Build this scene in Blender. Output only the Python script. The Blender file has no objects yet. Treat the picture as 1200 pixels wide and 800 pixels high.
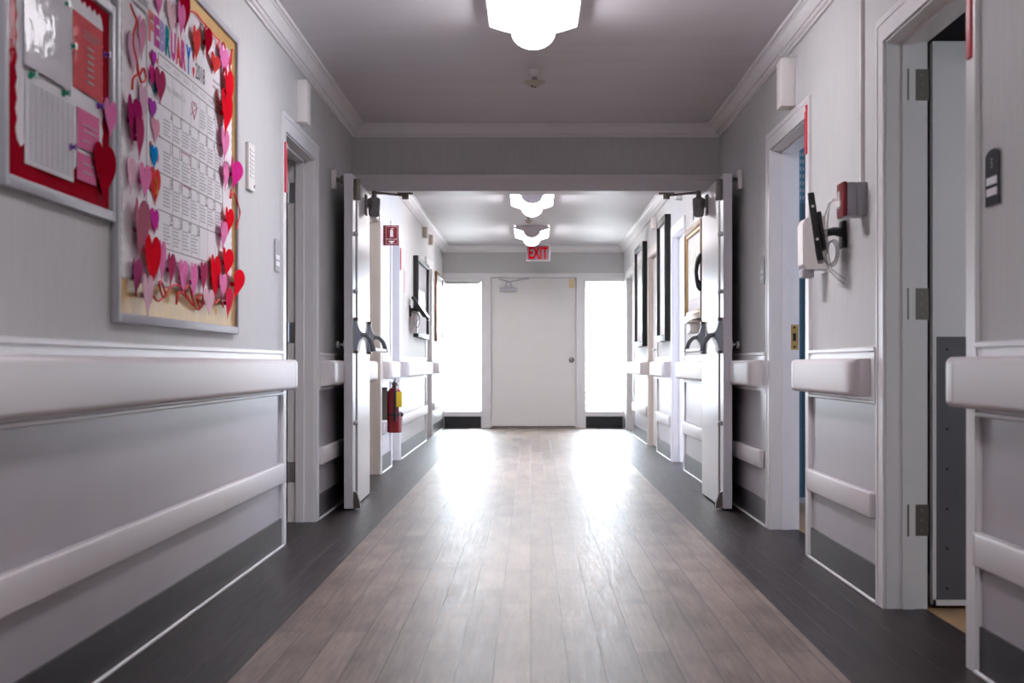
import bpy, bmesh, math, random
from mathutils import Vector, Matrix
random.seed(7)
PI = math.pi
SC = bpy.context.scene
COL = SC.collection
CAM_H = 0.862
F = 1800.0                 # focal length in pixels of the 1200 px wide photograph
XL, XR = -1.18, 1.25       # the two corridor walls
DH = 10.14                 # depth of the double door frame
DE = 20.6                  # depth of the end wall
CZ = 2.44                  # ceiling height

# ------------------------------------------------------------------ materials
MATS = {}
def mat(name, col, rough=0.5, metal=0.0, spec=0.5, emit=None, estr=0.0, coat=0.0, var=0.06, nscale=6.0, bump=0.0, bscale=60.0):
    if name in MATS: return MATS[name]
    m = bpy.data.materials.new(name); m.use_nodes = True
    nt = m.node_tree; b = nt.nodes['Principled BSDF']
    b.inputs['Roughness'].default_value = rough
    b.inputs['Metallic'].default_value = metal
    b.inputs['Specular IOR Level'].default_value = spec
    b.inputs['Coat Weight'].default_value = coat
    tc = nt.nodes.new('ShaderNodeTexCoord')
    nz = nt.nodes.new('ShaderNodeTexNoise'); nz.inputs['Scale'].default_value = nscale; nz.inputs['Detail'].default_value = 3
    nt.links.new(tc.outputs['Object'], nz.inputs['Vector'])
    mx = nt.nodes.new('ShaderNodeMix'); mx.data_type = 'RGBA'
    mx.inputs[6].default_value = (*[c*(1-var) for c in col], 1)
    mx.inputs[7].default_value = (*[min(1, c*(1+var)) for c in col], 1)
    nt.links.new(nz.outputs['Fac'], mx.inputs[0])
    nt.links.new(mx.outputs[2], b.inputs['Base Color'])
    if emit:
        b.inputs['Emission Color'].default_value = (*emit, 1); b.inputs['Emission Strength'].default_value = estr
    if bump:
        n2 = nt.nodes.new('ShaderNodeTexNoise'); n2.inputs['Scale'].default_value = bscale
        nt.links.new(tc.outputs['Object'], n2.inputs['Vector'])
        bp = nt.nodes.new('ShaderNodeBump'); bp.inputs['Strength'].default_value = bump; bp.inputs['Distance'].default_value = 0.002
        nt.links.new(n2.outputs['Fac'], bp.inputs['Height']); nt.links.new(bp.outputs['Normal'], b.inputs['Normal']); nt.links.new(bp.outputs['Normal'], b.inputs['Coat Normal'])
    MATS[name] = m
    return m

def math_node(nt, op, a, b=None, clamp=False):
    n = nt.nodes.new('ShaderNodeMath'); n.operation = op; n.use_clamp = clamp
    for i, v in enumerate((a, b)):
        if v is None: continue
        if isinstance(v, (int, float)): n.inputs[i].default_value = v
        else: nt.links.new(v, n.inputs[i])
    return n.outputs[0]

def mixc(nt, f, a, b):
    n = nt.nodes.new('ShaderNodeMix'); n.data_type = 'RGBA'
    for i, v in ((0, f), (6, a), (7, b)):
        if isinstance(v, (int, float)): n.inputs[i].default_value = v
        elif isinstance(v, tuple): n.inputs[i].default_value = (*v, 1)
        else: nt.links.new(v, n.inputs[i])
    return n.outputs[2]

def wall_material():
    m = bpy.data.materials.new('wall_covering'); m.use_nodes = True
    nt = m.node_tree; b = nt.nodes['Principled BSDF']
    tc = nt.nodes.new('ShaderNodeTexCoord')
    sp = nt.nodes.new('ShaderNodeSeparateXYZ'); nt.links.new(tc.outputs['Object'], sp.inputs[0])
    mp = nt.nodes.new('ShaderNodeMapping'); mp.inputs['Scale'].default_value = (170, 170, 6)
    nt.links.new(tc.outputs['Object'], mp.inputs['Vector'])
    nz = nt.nodes.new('ShaderNodeTexNoise'); nz.inputs['Scale'].default_value = 1.0; nz.inputs['Detail'].default_value = 4
    nt.links.new(mp.outputs[0], nz.inputs['Vector'])
    big = nt.nodes.new('ShaderNodeTexNoise'); big.inputs['Scale'].default_value = 2.2; big.inputs['Detail'].default_value = 5
    nt.links.new(tc.outputs['Object'], big.inputs['Vector'])
    up = mixc(nt, nz.outputs['Fac'], (0.475, 0.475, 0.472), (0.63, 0.63, 0.628))
    lo = mixc(nt, big.outputs['Fac'], (0.37, 0.345, 0.38), (0.46, 0.435, 0.465))
    isup = math_node(nt, 'GREATER_THAN', sp.outputs['Z'], 0.72)
    c = mixc(nt, isup, lo, up)
    nt.links.new(c, b.inputs['Base Color'])
    r = math_node(nt, 'ADD', math_node(nt, 'MULTIPLY', isup, 0.25), 0.33)
    nt.links.new(r, b.inputs['Roughness'])
    bp = nt.nodes.new('ShaderNodeBump'); bp.inputs['Distance'].default_value = 0.002
    nt.links.new(math_node(nt, 'MULTIPLY', isup, 0.5), bp.inputs['Strength'])
    nt.links.new(nz.outputs['Fac'], bp.inputs['Height']); nt.links.new(bp.outputs['Normal'], b.inputs['Normal'])
    return m

def floor_material():
    m = bpy.data.materials.new('vinyl_planks'); m.use_nodes = True
    nt = m.node_tree; b = nt.nodes['Principled BSDF']
    tc = nt.nodes.new('ShaderNodeTexCoord')
    sp = nt.nodes.new('ShaderNodeSeparateXYZ'); nt.links.new(tc.outputs['Object'], sp.inputs[0])
    mp = nt.nodes.new('ShaderNodeMapping'); mp.inputs['Rotation'].default_value = (0, 0, PI/2)
    nt.links.new(tc.outputs['Object'], mp.inputs['Vector'])
    br = nt.nodes.new('ShaderNodeTexBrick'); br.offset = 0.37; br.inputs['Scale'].default_value = 1.0
    br.inputs['Brick Width'].default_value = 0.92; br.inputs['Row Height'].default_value = 0.105
    br.inputs['Mortar Size'].default_value = 0.0020; br.inputs['Mortar Smooth'].default_value = 0.2
    br.inputs['Color1'].default_value = (0.0, 0.0, 0.0, 1); br.inputs['Color2'].default_value = (1, 1, 1, 1); br.inputs['Mortar'].default_value = (0.5, 0.5, 0.5, 1)
    nt.links.new(mp.outputs[0], br.inputs['Vector'])
    g = nt.nodes.new('ShaderNodeMapping'); g.inputs['Scale'].default_value = (70, 3.0, 1)
    nt.links.new(tc.outputs['Object'], g.inputs['Vector'])
    gn = nt.nodes.new('ShaderNodeTexNoise'); gn.inputs['Scale'].default_value = 1.0; gn.inputs['Detail'].default_value = 6; gn.inputs['Roughness'].default_value = 0.65
    nt.links.new(g.outputs[0], gn.inputs['Vector'])
    blk = nt.nodes.new('ShaderNodeMapping'); blk.inputs['Scale'].default_value = (9, 2.2, 1)
    nt.links.new(tc.outputs['Object'], blk.inputs['Vector'])
    bn = nt.nodes.new('ShaderNodeTexNoise'); bn.inputs['Scale'].default_value = 1.0; bn.inputs['Detail'].default_value = 3
    nt.links.new(blk.outputs[0], bn.inputs['Vector'])
    rgb = nt.nodes.new('ShaderNodeSeparateColor'); nt.links.new(br.outputs['Color'], rgb.inputs[0])
    grain = math_node(nt, 'MULTIPLY', math_node(nt, 'SUBTRACT', gn.outputs['Fac'], 0.5), 2.2)
    plank = math_node(nt, 'MULTIPLY', math_node(nt, 'SUBTRACT', rgb.outputs[0], 0.5), 0.45)
    blot = math_node(nt, 'MULTIPLY', math_node(nt, 'SUBTRACT', bn.outputs['Fac'], 0.5), 1.3)
    t = math_node(nt, 'ADD', math_node(nt, 'ADD', grain, plank), math_node(nt, 'ADD', blot, 0.5), clamp=True)
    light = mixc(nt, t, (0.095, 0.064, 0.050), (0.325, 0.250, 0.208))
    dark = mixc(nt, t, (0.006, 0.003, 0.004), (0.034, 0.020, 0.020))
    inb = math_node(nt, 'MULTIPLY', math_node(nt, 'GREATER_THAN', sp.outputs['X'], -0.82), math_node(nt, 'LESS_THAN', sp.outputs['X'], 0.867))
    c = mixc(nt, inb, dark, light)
    c = mixc(nt, math_node(nt, 'MULTIPLY', br.outputs['Fac'], 0.9), c, (0.035, 0.025, 0.022))
    nt.links.new(c, b.inputs['Base Color'])
    r = math_node(nt, 'ADD', math_node(nt, 'MULTIPLY', gn.outputs['Fac'], 0.25), 0.30)
    nt.links.new(r, b.inputs['Roughness'])
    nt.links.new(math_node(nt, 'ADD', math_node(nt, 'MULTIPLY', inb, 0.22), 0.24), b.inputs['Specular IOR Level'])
    bp = nt.nodes.new('ShaderNodeBump'); bp.inputs['Strength'].default_value = 0.5; bp.inputs['Distance'].default_value = 0.0014
    h = math_node(nt, 'SUBTRACT', gn.outputs['Fac'], br.outputs['Fac'])
    nt.links.new(h, bp.inputs['Height']); nt.links.new(bp.outputs['Normal'], b.inputs['Normal'])
    return m

def ceiling_material():
    m = bpy.data.materials.new('ceiling_paint'); m.use_nodes = True
    nt = m.node_tree; b = nt.nodes['Principled BSDF']
    tc = nt.nodes.new('ShaderNodeTexCoord')
    mp = nt.nodes.new('ShaderNodeMapping'); mp.inputs['Scale'].default_value = (1.2, 7, 1)
    nt.links.new(tc.outputs['Object'], mp.inputs['Vector'])
    n = nt.nodes.new('ShaderNodeTexNoise'); n.inputs['Scale'].default_value = 1.0; n.inputs['Detail'].default_value = 4
    nt.links.new(mp.outputs[0], n.inputs['Vector'])
    nt.links.new(mixc(nt, n.outputs['Fac'], (0.63, 0.61, 0.64), (0.74, 0.72, 0.75)), b.inputs['Base Color'])
    b.inputs['Roughness'].default_value = 0.48
    bp = nt.nodes.new('ShaderNodeBump'); bp.inputs['Strength'].default_value = 0.4; bp.inputs['Distance'].default_value = 0.006
    nt.links.new(n.outputs['Fac'], bp.inputs['Height']); nt.links.new(bp.outputs['Normal'], b.inputs['Normal'])
    return m

def glass_material():
    m = bpy.data.materials.new('window_glass'); m.use_nodes = True
    nt = m.node_tree; nt.nodes.clear()
    o = nt.nodes.new('ShaderNodeOutputMaterial'); t = nt.nodes.new('ShaderNodeBsdfTransparent'); g = nt.nodes.new('ShaderNodeBsdfGlossy')
    g.inputs['Roughness'].default_value = 0.02; t.inputs[0].default_value = (0.97, 0.985, 0.98, 1)
    fr = nt.nodes.new('ShaderNodeFresnel'); fr.inputs[0].default_value = 1.35
    mx = nt.nodes.new('ShaderNodeMixShader')
    nt.links.new(fr.outputs[0], mx.inputs[0]); nt.links.new(t.outputs[0], mx.inputs[1]); nt.links.new(g.outputs[0], mx.inputs[2])
    nt.links.new(mx.outputs[0], o.inputs[0])
    return m

WALL = wall_material(); FLOOR = floor_material(); CEIL = ceiling_material(); GLASS = glass_material()
TRIM = mat('white_trim_paint', (0.78, 0.77, 0.78), 0.35, bump=0.15, bscale=25)
CROWN = mat('crown_paint', (0.82, 0.80, 0.81), 0.35)
JAMB = mat('jamb_paint', (0.70, 0.67, 0.68), 0.4)
CREAM = mat('cream_paint', (0.72, 0.67, 0.63), 0.42)
RAIL = mat('rail_vinyl', (0.70, 0.67, 0.68), 0.42, spec=0.35, var=0.03)
BASE = mat('cove_base', (0.026, 0.020, 0.025), 0.34, spec=0.30, var=0.35, nscale=14)
BLACKBASE = mat('black_cove_base', (0.012, 0.012, 0.014), 0.45)
LEAF = mat('door_white_paint', (0.82, 0.81, 0.83), 0.28, var=0.03, bump=0.2, bscale=9)
LEAFEDGE = mat('door_edge_paint', (0.66, 0.64, 0.69), 0.4)
PLATE = mat('kick_plate_grey', (0.115, 0.115, 0.13), 0.42, var=0.2, nscale=4)
STEEL = mat('steel', (0.55, 0.55, 0.56), 0.32, metal=1.0)
BRONZE = mat('bronze_metal', (0.17, 0.15, 0.13), 0.45, metal=0.7)
BRASS = mat('brass', (0.72, 0.47, 0.16), 0.3, metal=1.0)
CLOSER = mat('closer_grey', (0.20, 0.19, 0.19), 0.45, metal=0.3)
PANIC = mat('panic_blue_grey', (0.34, 0.39, 0.45), 0.4, metal=0.4, var=0.12, nscale=20)
PANICARM = mat('panic_arm_grey', (0.16, 0.175, 0.20), 0.4, metal=0.4)
ALU = mat('aluminium', (0.44, 0.44, 0.48), 0.5, metal=0.3, spec=0.35)
BLACK = mat('black_plastic', (0.010, 0.010, 0.011), 0.4)
GREYP = mat('grey_plastic', (0.34, 0.33, 0.36), 0.45)
DARKP = mat('dark_plaque', (0.030, 0.028, 0.035), 0.6, spec=0.05)
WHITEP = mat('white_plastic', (0.80, 0.77, 0.75), 0.4)
BEIGEP = mat('beige_plastic', (0.52, 0.46, 0.38), 0.45)
RED = mat('red_paint', (0.20, 0.003, 0.008), 0.35)
FLAG = mat('red_flag_plastic', (0.62, 0.05, 0.08), 0.4)
PAPER = mat('white_paper', (0.88, 0.87, 0.91), 0.65, spec=0.3, var=0.02)
INK = mat('ink', (0.03, 0.03, 0.035), 0.6)
GREYINK = mat('grey_ink', (0.55, 0.55, 0.59), 0.9, spec=0.0)
GOLD = mat('gold_foil', (0.50, 0.30, 0.09), 0.42, metal=0.35, spec=0.3, var=0.25, nscale=9, bump=0.8, bscale=14)
REDFOIL = mat('red_foil', (0.36, 0.006, 0.02), 0.5, spec=0.0, var=0.3, nscale=12, bump=0.9, bscale=18, coat=0.04)
YELLOW = mat('yellow_card', (0.85, 0.62, 0.03), 0.5)
YARN = mat('red_yarn', (0.75, 0.06, 0.05), 0.8)
SLEEVE = mat('clear_sleeve', (0.80, 0.79, 0.84), 0.35, spec=0.0, var=0.03, bump=1.0, bscale=16, coat=0.12)
WIRE = mat('grey_wire', (0.42, 0.39, 0.42), 0.5)
LAMP = mat('lit_diffuser', (0.9, 0.88, 0.9), 0.5, emit=(0.985, 0.94, 1.0), estr=24.0)
LAMPB = mat('bright_lit_diffuser', (0.9, 0.88, 0.9), 0.5, emit=(1.0, 0.96, 0.985), estr=27.0)
LAMPM = mat('fixture_metal', (0.66, 0.61, 0.64), 0.45)
EXITRED = mat('exit_red_lit', (0.30, 0.001, 0.006), 0.7, spec=0.0, emit=(1.0, 0.0, 0.02), estr=0.12)
EXITFACE = mat('exit_face', (0.20, 0.165, 0.18), 0.7, spec=0.05)
WOODFR = mat('brown_frame', (0.16, 0.075, 0.03), 0.4, var=0.3, nscale=20)
GOLDFR = mat('gilt_frame', (0.50, 0.33, 0.14), 0.35, metal=0.6, var=0.2)
MATBOARD = mat('mat_board', (0.72, 0.70, 0.74), 0.7)
CURTAIN = mat('teal_curtain', (0.075, 0.15, 0.20), 0.8, var=0.12, nscale=15)
ROOMW = mat('ward_paint', (0.52, 0.52, 0.54), 0.7)
ROOMF = mat('ward_floor_tan', (0.40, 0.25, 0.12), 0.4, var=0.2, nscale=8)
OUTG = mat('pavement', (0.62, 0.61, 0.59), 0.8)

def picture_material(name, cols):
    m = bpy.data.materials.new(name); m.use_nodes = True
    nt = m.node_tree; b = nt.nodes['Principled BSDF']; b.inputs['Roughness'].default_value = 0.35
    tc = nt.nodes.new('ShaderNodeTexCoord'); n = nt.nodes.new('ShaderNodeTexNoise'); n.inputs['Scale'].default_value = 5; n.inputs['Detail'].default_value = 4
    nt.links.new(tc.outputs['Object'], n.inputs['Vector'])
    cr = nt.nodes.new('ShaderNodeValToRGB'); e = cr.color_ramp.elements
    e[0].position = 0.35; e[0].color = (*cols[0], 1); e[1].position = 0.65; e[1].color = (*cols[-1], 1)
    for i, c in enumerate(cols[1:-1]):
        k = e.new(0.35 + 0.3*(i+1)/(len(cols)-1)); k.color = (*c, 1)
    nt.links.new(n.outputs['Fac'], cr.inputs[0]); nt.links.new(cr.outputs[0], b.inputs['Base Color'])
    return m
PIC_PALE = picture_material('pale_landscape', [(0.60, 0.62, 0.70), (0.72, 0.70, 0.66), (0.50, 0.55, 0.40), (0.66, 0.66, 0.72)])
PIC_BROWN = picture_material('brown_print', [(0.30, 0.14, 0.08), (0.46, 0.30, 0.2), (0.22, 0.12, 0.1)])
PIC_BLUE = picture_material('blue_grey_print', [(0.36, 0.42, 0.55), (0.62, 0.66, 0.76), (0.45, 0.48, 0.6)])

# ------------------------------------------------------------------ mesh helpers
class MB:
    def __init__(s): s.v = []; s.f = []; s.m = []
    def add(s, vs, fs, m=0):
        o = len(s.v); s.v += [tuple(v) for v in vs]
        for f in fs: s.f.append([i+o for i in f]); s.m.append(m)
        return s
    def box(s, x0, x1, y0, y1, z0, z1, m=0, bev=0.0, seg=2):
        if x0 > x1: x0, x1 = x1, x0
        if y0 > y1: y0, y1 = y1, y0
        if z0 > z1: z0, z1 = z1, z0
        vs = [(x0,y0,z0),(x1,y0,z0),(x1,y1,z0),(x0,y1,z0),(x0,y0,z1),(x1,y0,z1),(x1,y1,z1),(x0,y1,z1)]
        fs = [(0,3,2,1),(4,5,6,7),(0,1,5,4),(1,2,6,5),(2,3,7,6),(3,0,4,7)]
        if bev <= 0: return s.add(vs, fs, m)
        b = bmesh.new(); bv = [b.verts.new(v) for v in vs]
        for f in fs: b.faces.new([bv[i] for i in f])
        bmesh.ops.bevel(b, geom=list(b.edges), offset=bev, segments=seg, profile=0.5, affect='EDGES')
        b.verts.index_update()
        s.add([v.co[:] for v in b.verts], [[v.index for v in f.verts] for f in b.faces], m); b.free(); return s
    def prism(s, pts, axis, a, b, m=0):       # 2D outline extruded along an axis
        def P(p, t):
            return (t, p[0], p[1]) if axis == 'x' else ((p[0], t, p[1]) if axis == 'y' else (p[0], p[1], t))
        n = len(pts); vs = [P(p, a) for p in pts] + [P(p, b) for p in pts]
        fs = [list(range(n))[::-1], list(range(n, 2*n))] + [(i, (i+1) % n, n+(i+1) % n, n+i) for i in range(n)]
        return s.add(vs, fs, m)
    def tube(s, pts, r, n=10, m=0, cap=True):
        pts = [Vector(p) for p in pts]; rs = r if isinstance(r, (list, tuple)) else [r]*len(pts)
        vs = []; ref = None
        for i, p in enumerate(pts):
            t = (pts[min(i+1, len(pts)-1)] - pts[max(i-1, 0)]).normalized()
            if ref is None:
                ref = t.orthogonal().normalized()
            else:
                ref = (ref - t*ref.dot(t)); ref = ref.normalized() if ref.length > 1e-6 else t.orthogonal().normalized()
            bi = t.cross(ref)
            for k in range(n):
                a = 2*PI*k/n; vs.append(tuple(p + (ref*math.cos(a) + bi*math.sin(a))*rs[i]))
        fs = []
        for i in range(len(pts)-1):
            for k in range(n):
                fs.append((i*n+k, i*n+(k+1) % n, (i+1)*n+(k+1) % n, (i+1)*n+k))
        if cap: fs.append(list(range(n))[::-1]); fs.append([(len(pts)-1)*n+k for k in range(n)])
        return s.add(vs, fs, m)
    def cyl(s, p0, p1, r0, r1=None, n=18, m=0): return s.tube([p0, p1], [r0, r0 if r1 is None else r1], n, m)
    def lathe(s, prof, c, n=24, m=0):          # profile (r, z) about a vertical axis at c
        vs = []
        for r, z in prof:
            for k in range(n):
                a = 2*PI*k/n; vs.append((c[0]+r*math.cos(a), c[1]+r*math.sin(a), c[2]+z))
        fs = [(i*n+k, i*n+(k+1) % n, (i+1)*n+(k+1) % n, (i+1)*n+k) for i in range(len(prof)-1) for k in range(n)]
        fs.append(list(range(n))[::-1]); fs.append([(len(prof)-1)*n+k for k in range(n)])
        return s.add(vs, fs, m)
    def text(s, body, h, c, m=0, thick=0.0006, width=None, align='CENTER', bold=0.0):   # reads along +x, up +z, facing -y; c = anchor at mid height
        cu = bpy.data.curves.new('t', 'FONT'); cu.body = body; cu.size = 1.0; cu.align_x = 'LEFT'; cu.offset = bold; cu.resolution_u = 2
        ob = bpy.data.objects.new('t', cu); COL.objects.link(ob)
        dg = bpy.context.evaluated_depsgraph_get(); me = bpy.data.meshes.new_from_object(ob.evaluated_get(dg))
        vs = [v.co.copy() for v in me.vertices]; fs = [list(p.vertices) for p in me.polygons]
        bpy.data.objects.remove(ob); bpy.data.curves.remove(cu); bpy.data.meshes.remove(me)
        if not vs: return s
        x0 = min(v.x for v in vs); x1 = max(v.x for v in vs); y0 = min(v.y for v in vs); y1 = max(v.y for v in vs)
        k = h/(y1-y0); kx = k if width is None else width/(x1-x0)
        ox = {'CENTER': -(x0+x1)/2, 'LEFT': -x0, 'RIGHT': -x1}[align]
        s.add([(c[0]+(v.x+ox)*kx, c[1]-thick, c[2]+(v.y-(y0+y1)/2)*k) for v in vs], fs, m)
        return s
    def build(s, name, mats, parent=None, smooth=True, ang=35):
        if not isinstance(mats, (list, tuple)): mats = [mats]
        me = bpy.data.meshes.new(name); me.from_pydata(s.v, [], s.f)
        for x in mats: me.materials.append(x)
        me.polygons.foreach_set('material_index', s.m)
        b = bmesh.new(); b.from_mesh(me); bmesh.ops.recalc_face_normals(b, faces=list(b.faces)); b.to_mesh(me); b.free()
        if smooth:
            me.polygons.foreach_set('use_smooth', [True]*len(me.polygons)); me.set_sharp_from_angle(angle=math.radians(ang))
        me.update()
        o = bpy.data.objects.new(name, me); COL.objects.link(o)
        if parent: o.parent = parent
        return o

def thing(name, label, cat, loc, rz=0.0, group=None):
    o = bpy.data.objects.new(name, None); COL.objects.link(o); o.empty_display_size = 0.05
    o.location = loc; o.rotation_euler = (0, 0, rz); o['label'] = label; o['category'] = cat
    if group: o['group'] = group
    return o
def tag(o, label, cat, group=None):
    o['label'] = label; o['category'] = cat
    if group: o['group'] = group
    return o
def struct(o): o['kind'] = 'structure'; return o
# wall frames: local +x to the right when facing the wall, -y out of the wall, +z up
RZL, RZR = PI/2, -PI/2
def wall_loc(side, d, z, out=-0.001):
    return (XL+out, d, z) if side == 'L' else (XR-out, d, z)
def rz(side): return RZL if side == 'L' else RZR
def dpt(px, X):            # depth at which a wall plane X passes a photo column
    return F*X/(px-622.0)
def zat(py, d): return CAM_H + (426.0-py)*d/F

# ------------------------------------------------------------------ setting: floor, ceiling, walls
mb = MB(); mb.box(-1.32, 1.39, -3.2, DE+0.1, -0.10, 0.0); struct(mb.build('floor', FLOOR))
mb = MB(); mb.box(-1.32, 1.39, -3.2, DE+0.1, CZ, CZ+0.12); struct(mb.build('ceiling', CEIL))

HEAD = 1.985; CASE = 2.06
# openings: (near, far, head)
OPL = [(7.33, 8.38, HEAD), (11.10, 11.97, HEAD), (12.95, 13.72, HEAD), (17.25, 18.20, HEAD)]
OPR = [(4.36, 5.42, 2.01), (6.92, 8.00, HEAD), (12.48, 13.50, HEAD), (15.15, 16.20, HEAD), (18.62, 19.95, HEAD)]
def build_wall(name, x0, x1, ops):
    mb = MB(); d = -3.1
    for a, b, h in ops:
        mb.box(x0, x1, d, a, 0, CZ); mb.box(x0, x1, a, b, h, CZ); d = b
    mb.box(x0, x1, d, DE, 0, CZ)
    return struct(mb.build(name, WALL, smooth=False))
build_wall('wall_left', XL-0.14, XL, OPL)
build_wall('wall_right', XR, XR+0.14, OPR)
mb = MB(); mb.box(-1.32, 1.39, -3.2, -3.1, 0, CZ); struct(mb.build('wall_behind', WALL, smooth=False))

# crown mouldings
def crown_profile(h=0.085, p=0.085):
    # (out from wall, below ceiling)
    return [(0, 0), (p, 0), (p, 0.010), (p-0.004, 0.014), (p-0.014, 0.014), (p-0.014, 0.020), (p-0.022, 0.023), (0.050, 0.034), (0.040, 0.046), (0.034, 0.058), (0.026, 0.058), (0.026, 0.066), (0.020, 0.071), (0.012, 0.071), (0.012, h), (0, h)]
def crown_run(mb, kind, a, b):
    for_pts = crown_profile()
    if kind == 'L': mb.prism([(XL+o, CZ-d) for o, d in for_pts], 'y', a, b)
    elif kind == 'R': mb.prism([(XR-o, CZ-d) for o, d in for_pts], 'y', a, b)
    else: mb.prism([(kind-o, CZ-d) for o, d in for_pts], 'x', a, b)
def crown_run_fix(name, runs):
    mb = MB()
    for k, a, b in runs: crown_run(mb, k, a, b)
    return struct(mb.build(name, CROWN, ang=18))
crown_run_fix('trim_1', [('L', -3.1, DH), ('R', -3.1, DH)])
crown_run_fix('trim_2', [(DH, XL, XR)])
crown_run_fix('trim_3', [('L', DH+0.2, DE), ('R', DH+0.2, DE), (DE, XL, XR)])

# header beam over the double doors with its frame
mb = MB(); mb.box(XL, XR, DH, DH+0.2, 2.107, CZ); struct(mb.build('wall_header', WALL, smooth=False))
mb = MB()
mb.box(XL, XR, DH-0.012, DH+0.21, 2.0, 2.107); mb.box(XL, XR, DH-0.022, DH-0.012, 2.072, 2.107)
mb.box(XL, -1.085, DH-0.012, DH+0.21, 0, 2.0); mb.box(1.155, XR, DH-0.012, DH+0.21, 0, 2.0)
struct(mb.build('trim_4', JAMB, smooth=False))

# door casings and jambs of the side rooms
def casing(idx, side, a, b, h, m=TRIM, cw=0.085):
    s = 1 if side == 'L' else -1; X = XL if side == 'L' else XR
    mb = MB(); t = 0.011; top = h + 0.072
    def bx(o0, o1, y0, y1, z0, z1): mb.box(X+s*o0, X+s*o1, y0, y1, z0, z1)     # o: out of the wall into the corridor
    bx(-0.002, t, a-cw, a+0.012, 0, top); bx(-0.002, t, b-0.012, b+cw, 0, top); bx(-0.002, t, a+0.012, b-0.012, h-0.012, top)
    bx(0.001, t+0.003, a-cw-0.001, a-cw+0.022, 0, top+0.001); bx(0.001, t+0.003, b+cw-0.022, b+cw+0.001, 0, top+0.001); bx(0.001, t+0.003, a-cw+0.022, b+cw-0.022, top-0.022, top+0.001)
    bx(-0.145, 0, a-0.001, a+0.018, 0, h); bx(-0.145, 0, b-0.018, b+0.001, 0, h); bx(-0.145, 0, a, b, h-0.018, h+0.001)
    bx(-0.10, -0.055, b-0.030, b-0.018, 0, h-0.018); bx(-0.10, -0.055, a+0.018, a+0.030, 0, h-0.018); bx(-0.10, -0.055, a+0.018, b-0.018, h-0.030, h-0.018)
    return struct(mb.build('trim_%d' % idx, m, smooth=False))
n = 5
for a, b, h in OPL: casing(n, 'L', a, b, h, CREAM if abs(a-11.10) < .01 else TRIM); n += 1
for i, (a, b, h) in enumerate(OPR): casing(n, 'R', a, b, h, CREAM if i == 3 else TRIM); n += 1

# baseboards: dark cove with a white strip at the floor, one run between each pair of casings
def runs(ops, a0, a1):
    r = []; d = a0
    for a, b, h in ops: r.append((d, a-0.09)); d = b+0.09
    r.append((d, a1)); return r
def base(name, side, ops):
    mb = MB(); s = 1 if side == 'L' else -1; X = XL if side == 'L' else XR
    for a, b in runs(ops, -3.0, DE-0.02):
        segs = [(a, b)]
        if a < DH < b: segs = [(a, DH-0.014), (DH+0.212, b)]
        for p, q in segs:
            if q-p < 0.05: continue
            mb.box(X, X+s*0.008, p, q, 0.0, 0.135, 0)
            mb.box(X+s*0.008, X+s*0.019, p, q, 0.0, 0.012, 1, bev=0.003, seg=1)
            mb.box(X, X+s*0.010, q-0.018, q, 0.012, 0.716, 1); mb.box(X, X+s*0.010, p, p+0.018, 0.012, 0.716, 1)
    return struct(mb.build(name, [BASE, TRIM], smooth=False))
base('baseboard_left', 'L', OPL); base('baseboard_right', 'R', OPR)

# ------------------------------------------------------------------ end wall with exit door and sidelights
mb = MB()
mb.box(XL, XR, DE, DE+0.14, 2.075, CZ)
struct(mb.build('wall_end', WALL, smooth=False))
mb = MB()
mb.box(XL, XR, DE-0.015, DE+0.14, 2.018, 2.075)
for x0, x1 in ((-0.666, -0.535), (0.611, 0.739)):
    mb.box(x0, x1, DE-0.012, DE+0.14, 0, 2.018)
for x0, x1 in ((XL, -0.666), (0.739, XR)):
    mb.box(x0, x1, DE+0.01, DE+0.14, 1.964, 2.018); mb.box(x0+0.08, x1-0.08, DE-0.004, DE+0.01, 1.992, 2.008)
    mb.box(x0, x1, DE-0.02, DE+0.14, 0.16, 0.225); mb.box(x0, x1, DE, DE+0.14, 0.0, 0.16)
mb.box(-0.56, -0.505, DE+0.067, DE+0.14, 0, 2.018); mb.box(0.581, 0.64, DE+0.067, DE+0.14, 0, 2.018); mb.box(-0.56, 0.64, DE+0.067, DE+0.14, 1.985, 2.018); mb.box(-0.535, 0.611, DE+0.067, DE+0.14, 0, 0.03)
mb.box(XL-0.14, XL, DE, DE+0.14, 0, CZ); mb.box(XR, XR+0.14, DE, DE+0.14, 0, CZ)
mb.box(XL, XL+0.012, DE+0.03, DE+0.14, 0.225, 1.964); mb.box(XR-0.012, XR, DE+0.03, DE+0.14, 0.225, 1.964)
struct(mb.build('trim_20', TRIM, smooth=False))
mb = MB()
for x0, x1 in ((XL+0.02, -0.666), (0.739, XR-0.02)): mb.box(x0, x1, DE-0.012, DE-0.001, 0.0, 0.155)
struct(mb.build('baseboard_end', BLACKBASE, smooth=False))
for i, (x0, x1) in enumerate(((XL+0.012, -0.666), (0.739, XR-0.012))):
    mb = MB(); mb.box(x0, x1, DE+0.09, DE+0.096, 0.225, 1.964)
    struct(mb.build('window_%d' % (i+1), GLASS, smooth=False))
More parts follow.
